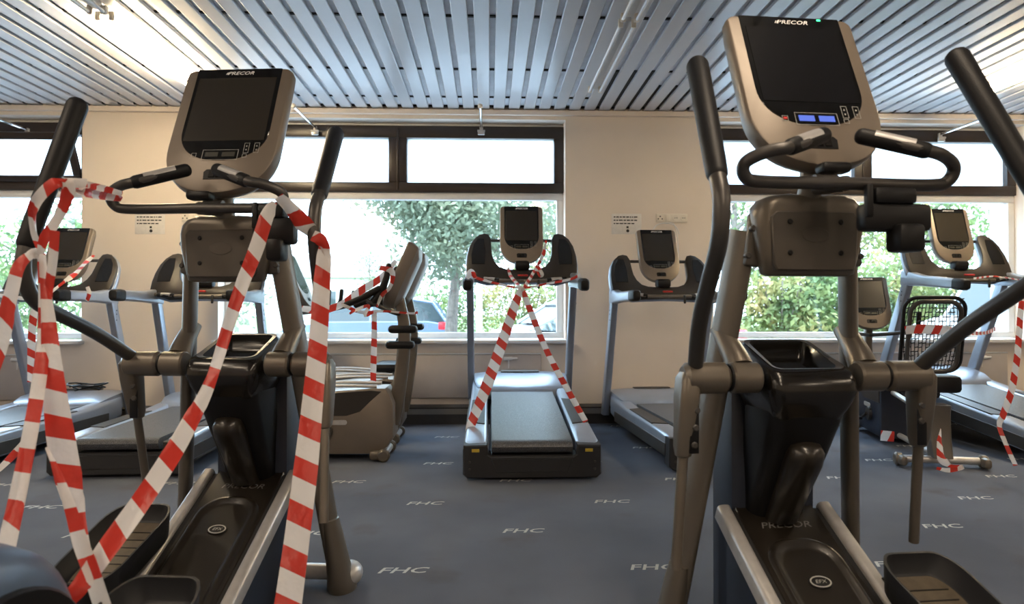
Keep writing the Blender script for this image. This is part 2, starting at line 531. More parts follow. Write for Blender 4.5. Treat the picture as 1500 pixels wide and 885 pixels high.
for n, (a, b) in enumerate(((w1a, w1b), (w2a, w2b), (w3a, w3b))):
    struct(MB().box(((a+b)/2, 7.0, SILL-.018), (b-a+.06, .31, .036), .008), 'trim_%d' % (n+4), M['white'], smooth=True)
    r = tag(empty('radiator', ((a+b)/2, WY, .2)), ['cream radiator panel under the left window behind the treadmills', 'cream radiator panel under the middle window behind the exercise bikes', 'cream radiator panel under the right window with white valve'][n], 'radiator')
    p = MB().box((0, -.02, .25), (b-a-.5, .034, .44), .01); p.build('front_panel', M['radi'], r)
    p = MB().box((0, -.02, .478), (b-a-.5, .036, .012), .004); p.build('top_rail', M['white'], r)
    vx = (at(745, 523, 6.9).x if n == 1 else (at(1440, 525, 6.9).x if n == 2 else (b-.6)))-(a+b)/2
    hf = b-a-.5
    v = MB().cyl((vx-.05, -.045, .43), (vx+.04, -.045, .43), .018); v.cyl((vx+.04, -.045, .43), (vx+.09, -.045, .43), .013)
    v.tube([(vx, -.04, .43), (vx, -.035, .38), (vx, -.03, .33)], .008); v.build('valve', M['white'], r)

# window opener rods
for px, py, lab in ((40, 193, 'chrome stay rod above the tilted sash of the left window'), (462, 190, 'chrome stay rod above the window right of the left machine screen'),
                    (705, 190, 'chrome stay rod above the middle of the centre window'), (1377, 200, 'chrome stay rod above the frosted upper right pane')):
    p = at(px, py, GY-.07)
    e = tag(empty('window_stay_rod', p), lab, 'window opener', None)
    b = MB(); b.box((0, 0, .0), (.035, .03, .07), .004); b.box((0, -.02, -.035), (.07, .03, .05), .006); b.cyl((-.04, -.03, -.02), (.04, -.03, -.02), .012)
    b.build('bracket', M['rail'], e)
    MB().tube([(0, -.02, .02), (0, -.78, .01)], .013, 12).build('rod', M['chrome'], e)
    MB().ball((0, -.79, .012), .024).build('end_knob', M['cream'], e)

# wall sockets and notices
def sockets(px0, px1, py0, py1, lab):
    a, b = at(px0, py0, WY-.01), at(px1, py1, WY-.01)
    c = (a+b)/2; w, h = b.x-a.x, a.z-b.z
    e = tag(empty('socket_strip', (c.x, WY, c.z)), lab, 'wall socket')
    MB().box((0, -.007, 0), (w, .014, h), .005).build('socket_plate', M['cream'], e)
    for k in range(4):
        x = -w/2+w*(k+.5)/4
        s = MB().cyl((x, -.014, 0), (x, -.019, 0), h*.36) if k != 1 else MB().box((x, -.015, 0), (w/7, .01, h*.7), .003)
        s.build('socket_face' if k != 1 else 'switch', M['cream'], e)
        if k == 0:
            q = MB()
            for dx, dz in ((-.02, -.01), (0, .015), (.02, -.01)): q.cyl((x+dx, -.019, dz), (x+dx, -.021, dz), .007, n=10)
            q.build('jack_hole', M['ink'], e)
        elif k > 1:
            q = MB()
            for dx in (-.01, .01): q.cyl((x+dx, -.019, 0), (x+dx, -.021, 0), .005, n=8)
            q.build('socket_hole', M['ink'], e)
    return e
sockets(961, 1007, 313, 326, 'cream strip of four wall sockets right of the right notice')
sockets(266, 310, 312, 325, 'cream strip of wall sockets right of the left notice')
def notice(px0, px1, py0, py1, lab):
    a, b = at(px0, py0, WY-.01), at(px1, py1, WY-.01); c = (a+b)/2; w, h = b.x-a.x, a.z-b.z
    e = tag(empty('wall_notice', (c.x, WY, c.z)), lab, 'notice')
    MB().box((0, -.002, 0), (w, .003, h), .001).build('laminated_sheet', M['paper'], e)
    random.seed(3)
    for j, z in enumerate((.34, .18, .02)):
        x = -w*.43; q = MB()
        while x < w*.36-(j == 2)*.05:
            l = random.uniform(.012, .04); q.box((x+l/2, -.0045, z*h), (l, .001, h*.055), .0004); x += l+.008
        q.build('printed_line', M['ink'], e)
    q = MB().box((.01, -.0045, -.16*h), (.022, .001, .1*h), .0004); q.cyl((.012, -.004, -.34*h), (.012, -.005, -.34*h), .016, n=14, bev=.0003)
    q.build('printed_symbol', M['ink'], e)
notice(896, 940, 313, 343, 'laminated paper notice taped to the wall behind the right treadmill')
notice(197, 241, 313, 343, 'laminated paper notice on the wall behind the left handlebar')
c = at(985, 326, WY-.03)
cab = MB()
cab.tube(smooth_path([at(952, 345, WY-.02), at(962, 330, WY-.03), at(978, 327, WY-.04), at(990, 332, WY-.03), at(995, 343, WY-.02)]), .005, 8)
cab.tube(smooth_path([at(975, 328, WY-.03), at(986, 327, WY-.05), at(992, 345, WY-.03), at(994, 372, WY-.02)]), .004, 8)
tag(cab.build('cable_loop', M['white']), 'pale cable looped below the right wall sockets', 'cable')

# ---------------------------------------------------------------- ceiling lamps
def lamp(x, y0, lit, lab):
    e = tag(empty('ceiling_light', (x, y0+.74, CZ)), lab, 'ceiling light', 'twin tube battens under the slatted ceiling')
    MB().box((0, 0, -.028), (.052, 1.46, .05), .008).build('housing', M['housing'], e)
    for s in (-1, 1):
        MB().cyl((s*.048, -.70, -.075), (s*.048, .70, -.075), .013, n=12).build('tube', M['tube_on'] if lit else M['tube_off'], e)
        for q in (-1, 1):
            MB().box((s*.045, q*.712, -.06), (.034, .022, .06), .006).build('lamp_holder', M['cream'], e)
ROWS = (-2.57, .95, 4.46)
for xi, x in enumerate(ROWS):
    for yi, y0 in enumerate((4.62, 3.1)):
        lit = (xi != 1 and yi == 0)
        lamp(x, y0, lit, ('lit' if lit else 'unlit')+' fluorescent batten '+['above the left machine', 'above the centre aisle', 'above the right machine'][xi]+[' nearest the windows', ' at the top edge of the picture'][yi])
def area(name, loc, size, energy, col, rot=(0, 0, 0)):
    l = bpy.data.lights.new(name, 'AREA'); l.shape = 'RECTANGLE'; l.size, l.size_y = size; l.energy = energy; l.color = col
    o = bpy.data.objects.new(name, l); C.objects.link(o); o.location = loc; o.rotation_euler = rot
    return o
for x in (-2.57, .95, 4.46, -5.5):      # the battens of the room behind the photographer
    for y in (-3.2, -.8, 1.2):
        area('batten_light', (x, y, CZ-.1), (.12, 1.4), 8, (1, .80, .58))
        area('batten_uplight', (x, y, CZ-.16), (.12, 1.4), 7, (1, .82, .62), (math.pi, 0, 0))

# ---------------------------------------------------------------- console shared by the machines
def console(parent, base, tilt, W, L, lit=False, mark=True, depth=.095):
    ax = V((0, math.sin(tilt), math.cos(tilt))); nn = V((0, -math.cos(tilt), math.sin(tilt))); base = V(base)
    P = lambda x, t, d: base+V((x, 0, 0))+ax*t+nn*d
    def outline(Wd, t0, t1, tb, p=2.3, rt=.03, n=10):
        h = []
        for i in range(n+1):
            q = (i/n)**1.6
            h.append((Wd*(1-(1-q)**p)**(1/p), t0+q*tb))
        h[0] = (Wd*.12, t0)
        for i in range(5):
            a = R(90*i/4); h.append((Wd-rt+rt*math.cos(a), t1-rt+rt*math.sin(a)))
        return [(x, t) for x, t in h]+[(-x, t) for x, t in reversed(h)]
    out = outline(W, 0, L, .36*L)
    cy = L*.52
    def ring(k, d): return [P(x*k, cy+(t-cy)*k, d) for x, t in out]
    body = MB().loft([ring(.965, .003), ring(.985, 0), ring(1, -.012), ring(1, -.035), ring(.93, -depth*.72), ring(.66, -depth)])
    c = body.build('console', M['bezel'], parent, ang=40)
    g = outline(W*.8, .245*L, L*.996, .24*L, rt=.006)
    MB().prism(g, P, -.01, .0052, .002).build('display_glass', M['glass'], c)
    x0 = W*.73
    MB().prism([(-x0, .395*L), (x0, .395*L), (x0*1.0, .915*L), (-x0*1.0, .915*L)], P, .004, .0064, .0006).build('screen', M['panel_d'] if lit else M['panel'], c, False)
    MB().prism([(-.042, .10*L), (.042, .10*L), (.046, .155*L), (.036, .175*L), (-.036, .175*L), (-.046, .155*L)], P, -.01, .0055, .001).build('key_recess', M['black'], c)
    b = MB()
    for dx in (-.013, .013): b.prism([(dx-.010, .112*L), (dx+.010, .112*L), (dx+.010, .16*L), (dx-.010, .16*L)], P, .004, .009, .001)
    b.build('stop_keys', M['gloss'], c)
    bt = MB()
    def frame(x, t, hw, ht, w=.0012):
        for a_, b_, c_, d_ in ((x-hw, t-ht, x+hw, t-ht+w), (x-hw, t+ht-w, x+hw, t+ht), (x-hw, t-ht, x-hw+w, t+ht), (x+hw-w, t-ht, x+hw, t+ht)):
            bt.prism([(a_, b_), (c_, b_), (c_, d_), (a_, d_)], P, .005, .0058, 0)
    for x in (W*.45, W*.63):
        frame(x, .335*L, .0095, .022)
        bt.prism([(x-.003, .345*L), (x+.003, .345*L), (x, .357*L)], P, .005, .006, 0); bt.prism([(x-.003, .325*L), (x, .313*L), (x+.003, .325*L)], P, .005, .006, 0)
    frame(W*.44, .275*L, .008, .008); frame(-W*.47, .285*L, .009, .009); frame(-W*.0, .285*L, W*.32, .022)
    bt.build('button_outlines', M['inkg'], c, False)
    for s in (-1, 1):
        MB().prism([(s*W*.15-.024, .27*L), (s*W*.15+.024, .27*L), (s*W*.15+.024, .305*L), (s*W*.15-.024, .305*L)], P, .005, .0066, 0).build('lcd_readout', M['blue_lcd'] if lit else M['lcd'], c, False)
    if lit:
        MB().prism([(-W*.47-.006, .278*L), (-W*.47+.006, .278*L), (-W*.47+.006, .292*L), (-W*.47-.006, .292*L)], P, .005, .0066, 0).build('stop_light', M['red'], c, False)
        MB().prism([(W*.47-.006, .975*L), (W*.47+.006, .975*L), (W*.47+.006, .985*L), (W*.47-.006, .985*L)], P, .005, .0066, 0).build('power_light', M['green_led'], c, False)
    t = text_mb('PRECOR', lambda x, y, d: P(x+.006, .955*L+y, .0056), .022, 0, .3, sx=1.25, bold=.0003)
    t.prism([(-.052, .946*L), (-.049, .946*L), (-.044, .964*L), (-.047, .964*L)], P, .005, .0058, 0)
    t.prism([(-.047, .946*L), (-.044, .946*L), (-.039, .964*L), (-.042, .964*L)], P, .005, .0058, 0)
    t.build('maker_lettering', M['inkw'] if mark else M['inkg'], c, False)
    return c

# ---------------------------------------------------------------- elliptical machines
ARM = dict(gt=(.335, .245, .91), gb=(.402, -.145, .60), b1=(.406, -.199, .547), b2=(.41, -.222, .44), b3=(.383, -.07, .20), h=(.352, 0, .03), lb=(.415, -.15, -.52))
RSL = .52
def rampw(v): return .477-RSL*(.17-v)

def elliptical(loc, rz, label, phiL, phiR, pedL, pedR, lit, holder):
    t = tag(empty('elliptical_trainer', (loc[0], loc[1], 0), rz), label, 'elliptical trainer', 'elliptical trainers in the foreground')
    PW = .94
    # legs, elliptical in section with the long axis turned inwards
    for s in (-1, 1):
        top, bot = V((s*.170, .062, 1.385)), V((s*.328, .293, .04))
        d = (bot-top).normalized(); ax = V((-s*.35, -.94, 0)); ax = (ax-d*ax.dot(d)).normalized(); ay = d.cross(ax)
        rings = []
        for q in [i/14 for i in range(15)]:
            a = .056-.008*q; b = .027
            p = top.lerp(bot, q)+V((0, .0, 0))
            rings.append([p+ax*a*math.cos(2*math.pi*k/20)+ay*b*math.sin(2*math.pi*k/20) for k in range(20)])
        leg = MB().loft(rings).build('frame_leg', M['taupe'], t)
        bt = MB()
        rr = []
        for w, a, b, dv in ((.30, .05, .030, 0), (.25, .056, .036, 0), (.16, .062, .042, .0), (.07, .07, .05, 0), (.02, .08, .058, 0), (.0, .076, .055, 0)):
            q = (1.385-w)/(1.385-.04); p = top.lerp(bot, q)
            rr.append([V((p.x+s*.01, p.y, w))+V((b*math.cos(2*math.pi*k/20), a*math.sin(2*math.pi*k/20), 0)) for k in range(20)])
        bt.loft(rr); bt.build('foot_boot', M['taupe'], leg)
        for w in (1.385, 1.305):
            q = (1.385-w)/1.345; p = top.lerp(bot, q); MB().cyl(p+V((-s*.0, -.05, 0)), p+V((-s*.0, -.072, 0)), .010, n=12).build('leg_bolt', M['gun'], leg)
        # strap plate beside the head
        MB().box(top.lerp(bot, .025)+V((-s*.018, -.045, 0)), (.05, .03, .16), .01, Matrix.Rotation(-s*.1, 3, 'Y')).build('leg_bracket', M['taupe_d'], leg)
    st = MB().tube([(-.36, .33, .055), (.36, .33, .055)], .032, 18)
    st = st.build('front_stabilizer', M['rail'], t)
    MB().tube([(-.36, -1.42, .045), (.36, -1.42, .045)], .03, 16, round_ends=True).build('rear_stabilizer', M['rail'], t)
    # head
    rings = []
    for w, a, b, v0 in ((1.243, .128, .022, .0), (1.25, .143, .03, 0), (1.30, .155, .036, 0), (1.37, .168, .042, .0), (1.42, .172, .05, .005), (1.45, .165, .056, .008), (1.470, .148, .054, .01), (1.482, .12, .044, .012), (1.487, .08, .025, .012)):
        rings.append([V((x, y+v0, w)) for x, y in rrect(a, b, min(b*.8, .05), 4)])
    for s in (-1, 1): MB().ball((s*.36, .33, .05), (.055, .07, .05)).build('foot_cap', M['rail'], st)
    head = MB().loft(rings).build('head_cover', M['taupe'], t, ang=50)
    plate = [(-.118, 1.258), (.118, 1.258), (.128, 1.275), (.136, 1.415), (.12, 1.432), (-.12, 1.432), (-.136, 1.415), (-.128, 1.275)]
    MB().prism(plate, lambda x, y, d: V((x, -.04-d+(.002-.0*(y-1.25)), y)), -.01, .012, .004).build('head_plate', M['taupe_d'], head)
    for x in (-.079, .079):
        for w in (1.31, 1.401): MB().cyl((x, -.045, w), (x, -.0535, w), .0085, n=14).build('plate_screw', M['black'], head)
    el = [( .042*math.cos(2*math.pi*k/28), 1.362+.022*math.sin(2*math.pi*k/28)) for k in range(28)]
    MB().prism(el, lambda x, y, d: V((x, -.05-d, y)), 0, .0022, .001).build('oval_emboss', M['taupe_d'], head)
    # stem, handlebar, console
    MB().tube(smooth_path([(0, .0, 1.46), (0, -.02, 1.50), (0, -.03, 1.545), (0, -.02, 1.58)]), .034, 18).build('console_stem', M['taupe'], t)
    MB().tube([(-.034, -.10, 1.51), (.034, -.10, 1.51)], .02, 14).tube([(0, -.06, 1.50), (0, -.2, 1.487)], .022, 14).build('handlebar_clamp', M['gun'], t)
    hp = []
    for s in (-1, 1):
        q = [V((s*.0, -.205, 1.486)), V((s*.24, -.205, 1.486)), V((s*.292, -.21, 1.498)), V((s*.298, -.225, 1.532)), V((s*.25, -.25, 1.556)), V((s*.185, -.26, 1.569)), V((s*.064, -.189, 1.618))]
        hp.append(q)
    path = smooth_path(hp[0][:0:-1]+hp[1], 6)
    hb = MB().tube(path, .0175, 14).build('handlebar', M['gun'], t)
    for s in (-1, 1):
        a, b = V((s*.19, -.258, 1.568)), V((s*.064, -.189, 1.618)); d = (b-a).normalized()
        g = MB().tube([a-d*.0, a.lerp(b, .5), b+d*.01], .0225, 16, round_ends=True).build('grip', M['rubber'], hb)
        n = V((0, -.6, .8))
        MB().tube([a+d*.03+n*.006, b-d*.02+n*.006], .0185, 14).build('pulse_sensor', M['rail'], g)
    MB().box((-.015, -.165, 1.535), (.085, .05, .03), .01).build('sensor_module', M['black'], t)
    console(t, (0, -.118, 1.552), math.atan2(.225, .515), .208, .565, lit=lit)
    # pivot hubs
    for s in (-1, 1):
        hub = MB().cyl((s*.155, 0, PW), (s*.243, 0, PW), .046, n=28, bev=.006).build('pivot_hub', M['taupe'], t)
        rr = []
        for q in [i/6 for i in range(7)]:
            p = V((s*(.198+.012*q), .03+.12*q**1.2, PW+.03+.11*q)); a = .042-.012*q; b = .045-.01*q
            rr.append([p+V((a*math.cos(2*math.pi*k/16), b*.8*math.sin(2*math.pi*k/16), -b*.5*math.sin(2*math.pi*k/16))) for k in range(16)])
        MB().loft(rr).build('leg_socket', M['taupe'], hub)
        MB().cyl((s*.243, 0, PW), (s*.25, 0, PW), .042, n=24, bev=.001).build('hub_seam', M['black'], hub)
        phi = phiL if s < 0 else phiR
        def A(p):
            u, v, w = p
            return V((s*u, v*math.cos(phi)+w*math.sin(phi), PW-v*math.sin(phi)+w*math.cos(phi)))
        arm = MB().cyl((s*.25, 0, PW), (s*.388, 0, PW), .0465, n=28, bev=.012).build('rocker_hub', M['taupe'], t)
        pth = [A(ARM[k]) for k in ('h', 'b3', 'b2', 'b1', 'gb')]
        MB().tube(bend_path(pth, .09, 8), .0225, 16).build('rocker_arm', M['gun'], arm)
        gb, gt = A(ARM['gb']), A(ARM['gt']); d = (gt-gb).normalized()
        MB().tube([gb, gb.lerp(gt, .1), gb.lerp(gt, .5), gt-d*.02], lambda q: .0275+.005*q, 20, round_ends=True).build('moving_grip', M['rubber'], arm)
        # lower link: bolted casing, then the rod
        lb = A(ARM['lb']); h = A((.372, 0, 0)); dd = (lb-h).normalized()
        xx, yy = frame_of(dd, V((0, 1, 0)))
        rr = []
        for q, a, b in ((-.02, .02, .03), (.0, .028, .042), (.06, .03, .042), (.20, .026, .03), (.225, .022, .024), (.23, .016, .018)):
            rr.append([h+dd*q+V((s*x*1.0, 0, 0))+yy.cross(V((1, 0, 0))).normalized()*0+V((0, y, 0)) for x, y in rrect(a, b, .018, 4)])
        MB().loft(rr).build('link_casing', M['taupe'], arm)
        for q in (.09, .14, .19): MB().cyl(h+dd*q+V((-s*.02, -.03, 0)), h+dd*q+V((-s*.02, -.040, 0)), .010, n=12).build('link_bolt', M['gun'], arm)
        MB().box(h+dd*.14+V((-s*.016, -.031, 0)), (.03, .006, .15), .004, Matrix.Rotation(s*-.0, 3, 'Y')).build('casing_slot', M['black'], arm)
        lo = h+(lb-h)*1.02
        MB().tube([h+dd*.2, lo], .0155, 14).build('lower_link', M['taupe'], arm)
    # tray on top of the drive column
    def tr(w, hu0, v0, v1, r=.035): return [V((x, (v0+v1)/2+y, w)) for x, y in rrect(hu0, (v1-v0)/2, r, 5)]
    rings = [tr(.80, .10, -.02, .20), tr(.86, .125, -.05, .21), tr(.90, .135, -.065, .215), tr(.935, .138, -.055, .215)]
    ring_top = []
    def sl_(hu_f, hu_b, v0, v1, w0, w1, r, dz=0):
        o = []
        for x, y in rrect(1, 1, r, 5):
            q = (y+1)/2; v = v0+(v1-v0)*q; hu = hu_f+(hu_b-hu_f)*q
            o.append(V((x*hu, v, w0+(w1-w0)*q+dz)))
        return o
    rings += [sl_(.130, .12, -.045, .215, .955, 1.03, .25), sl_(.115, .112, -.025, .205, .965, 1.042, .25), sl_(.10, .098, -.005, .195, .965, 1.038, .25), sl_(.085, .09, .0, .185, .93, .985, .25), sl_(.07, .08, .01, .175, .922, .965, .25)]
    tray = MB().loft(rings).build('accessory_tray', M['gloss'], t, ang=60)
    MB().loft([sl_(.1, .098, -.005, .195, .9665, 1.0395, .25), sl_(.115, .113, -.025, .205, .9665, 1.0435, .25)], cap=(False, False)).build('tray_rim', M['taupe_d'], tray)
    # drive column, leaning forward towards the ramp
    rings = []
    for w, a, v0, v1 in ((.87, .118, -.045, .20), (.80, .112, -.025, .22), (.70, .106, .03, .25), (.60, .10, .09, .30), (.52, .098, .14, .34), (.42, .098, .19, .38)):
        rings.append([V((x, (v0+v1)/2+y, w)) for x, y in rrect(a, (v1-v0)/2, .05, 5)])
    col = MB().loft(rings).build('drive_column', M['black'], t, ang=60)
    rings = []
    for w, a, v in ((.745, .03, .02), (.735, .048, -.015), (.71, .055, -.03), (.67, .056, -.015), (.60, .052, .03), (.52, .05, .085), (.46, .052, .125)):
        rings.append([V((x, v+.05+y, w)) for x, y in rrect(a, .06, .05, 6)])
    MB().loft(rings).build('column_nose', M['ramp'], col, ang=60)
    MB().box((0, .29, .47), (.30, .17, .92), .03).build('side_shroud', M['navy'], t)
    # ramp
    v_lo = -.70
    def RP(x, q, d): # q along the ramp downwards from its top, d upwards from its surface
        v = .17-q*math.cos(math.atan(RSL)); w = .477-q*math.sin(math.atan(RSL))
        n = V((0, -math.sin(math.atan(RSL)), math.cos(math.atan(RSL))))
        return V((x, v, w))+n*d
    RL = (.17-v_lo)/math.cos(math.atan(RSL))
    rampo = MB()
    rampo.prism([(-.135, -.10), (.135, -.10), (.135, RL), (-.135, RL)], RP, -.05, -.004, .006)
    rc = rampo.build('ramp_cover', M['ramp'], t)
    dish = []
    def dr(hx, q0, q1, d): return [RP(x, (q0+q1)/2+y, d) for x, y in rrect(hx, (q1-q0)/2, hx*.85, 6)]
    MB().loft([dr(.118, .10, RL-.04, -.004), dr(.108, .11, RL-.05, .008), dr(.098, .12, RL-.06, .008), dr(.088, .135, RL-.07, -.002), dr(.08, .15, RL-.08, -.003)]).build('ramp_dish', M['ramp'], rc, ang=60)
    ov = lambda a, b: [(a*math.cos(2*math.pi*k/28), .27+b*math.sin(2*math.pi*k/28)) for k in range(28)]
    bd = MB().prism(ov(.036, .024), RP, -.004, .001, .001).build('oval_badge', M['black'], rc)
    rg = MB()
    o1, o2 = ov(.032, .0205), ov(.028, .017)
    rg.loft([[RP(x, y, .0015) for x, y in o1], [RP(x, y, .0022) for x, y in o1], [RP(x, y, .0022) for x, y in o2], [RP(x, y, .0015) for x, y in o2]], cap=(False, False))
    q = text_mb('EFX', lambda x, y, d: RP(x, .27-y, .0022), .017, 0, .2, sx=1.2); rg.add(q.v, q.f)
    rg.build('badge_ring', M['inkg'], bd, False)
    q = text_mb('PRECOR', lambda x, y, d: RP(x-.0, .045-y, -.0025), .036, 0, .25, sx=1.25); q.build('ramp_lettering', M['dim'] , rc, False)
    for s in (-1, 1):
        g = MB().prism([(s*.134, -.03), (s*.152, -.03), (s*.152, RL), (s*.134, RL)], RP, -.05, -.008, .0).build('rail_groove', M['dark'], rc, False)
        rr = []
        for q in (-.04, -.02, RL):
            rr.append([RP(s*(.173)+x, q, -.022+y) for x, y in rrect(.022, .032, .014, 4)])
        MB().loft(rr).build('ramp_rail', M['rail'], t)
    # body under the ramp
    a = MB()
    pr = [(.30, .02), (.30, .46), (.17, .43), (v_lo, rampw(v_lo)-.055), (v_lo, .02)]
    for s in (-1,):
        a.loft([[V((-.15, y, z)) for y, z in pr], [V((.15, y, z)) for y, z in pr]])
    a.build('ramp_body', M['navy'], t)
    MB().box((0, -1.05, .06), (.16, .85, .06), .015).build('rear_beam', M['gun'], t)
    # rear drive housing (dome)
    rings = []
    for x, k in ((-.15, .72), (-.145, .86), (-.12, .96), (-.06, 1.0), (.06, 1.0), (.12, .96), (.145, .86), (.15, .72)):
        rg_ = []
        for i in range(26):
            an = math.pi*i/25
            rg_.append(V((x, -1.20+.27*k*math.cos(an), .34+.345*k*math.sin(an))))
        rg_ += [V((x, -1.22-.27*k, .06)), V((x, -1.22+.27*k, .06))]
        rings.append(rg_)
    dm = MB().loft(rings).build('rear_housing', M['dome'], t, ang=60)
    for s in (-1, 1):
        MB().cyl((s*.145, -1.20, .36), (s*.165, -1.20, .36), .235, n=40, bev=.012).build('crank_cover', M['black'], dm)
    # pedals
    for s, vf in ((-1, pedL), (1, pedR)):
        sl0 = R(18); fwd = vf > -.3; wf = .462 if fwd else .50; pu = .212 if fwd else .275
        T = Matrix.Rotation(sl0, 3, 'X'); o_ = V((s*pu, vf, wf))
        def PP(x, y, d): return o_+T @ V((x, y, d))
        def rg2(hx0, hx1, y0, y1, d, r):  # outline wide at far end
            o = []
            for x, y in rrect(1, 1, r, 6):
                q = (1-y)/2; o.append(PP(x*(hx0+(hx1-hx0)*q), y0+(y1-y0)*q, d))
            return o
        p = MB().loft([rg2(.07, .062, -.03, -.35, -.11, .5), rg2(.09, .08, -.01, -.385, -.10, .5), rg2(.112, .103, 0, -.41, -.005, .5), rg2(.113, .104, .0, -.41, 0, .5),
                       rg2(.107, .098, -.007, -.403, 0, .5), rg2(.092, .082, -.02, -.39, -.055, .5), rg2(.086, .077, -.03, -.38, -.060, .5)])
        pd = p.build('foot_pedal', M['pedal'], t, ang=50)
        MB().loft([rg2(.085, .076, -.03, -.38, -.0595, .5), rg2(.082, .073, -.035, -.375, -.055, .5)]).build('footbed', M['tread'], pd)
        gr = MB()
        for k in range(7):
            gr.box(PP(0, -.09-.04*k, -.0545), (.13, .004, .003), .001, T)
        gr.build('tread_grooves', M['black'], pd)
        # arm beneath the pedal, roller on the rail, long bar to the crank
        fr = PP(0, -.05, -.11)
        MB().tube([PP(0, .02, -.14), PP(0, -.40, -.13), V((s*.2, -1.22+.05*s, .30 if fwd else .38))], .022, 14, ry=.018).build('pedal_arm', M['gun'], pd)
        MB().cyl(PP(-.03, .02, -.14), PP(.03, .02, -.14), .03, n=20).build('ramp_roller', M['rubber'], pd)
        phi = phiL if s < 0 else phiR
    # clip-on holder at the right end of the handlebar
    h = MB()
    (hx0, hx1, hz0, hz1) = holder
    h.box(((hx0+hx1)/2, -.215, (hz0+hz1)/2), (hx1-hx0, .05, hz1-hz0), .012)
    h.box(((hx0*.55+hx1*.45), -.215, hz1+.02), ((hx1-hx0)*.62, .06, .045), .01)
    h.box(((hx0*.4+hx1*.6), -.235, hz0-.02), ((hx1-hx0)*.38, .07, .075), .012)
    h.box((hx0+.012, -.235, hz1+.005), (.02, .02, .09), .006)
    h.build('clip_on_holder', M['black'], t)
    return t

elliptical((-.967, 2.559), R(-5.6), 'taupe elliptical trainer at left wrapped in red and white tape with dark screen', R(-35.5), R(-1), -.14, -.85, False, (.20, .345, 1.36, 1.45))
elliptical((.957, 2.024), R(4.39), 'taupe elliptical trainer at right without tape showing two blue lit readouts', R(-14), R(-26.3), -.85, -.155, True, (.03, .225, 1.355, 1.43))

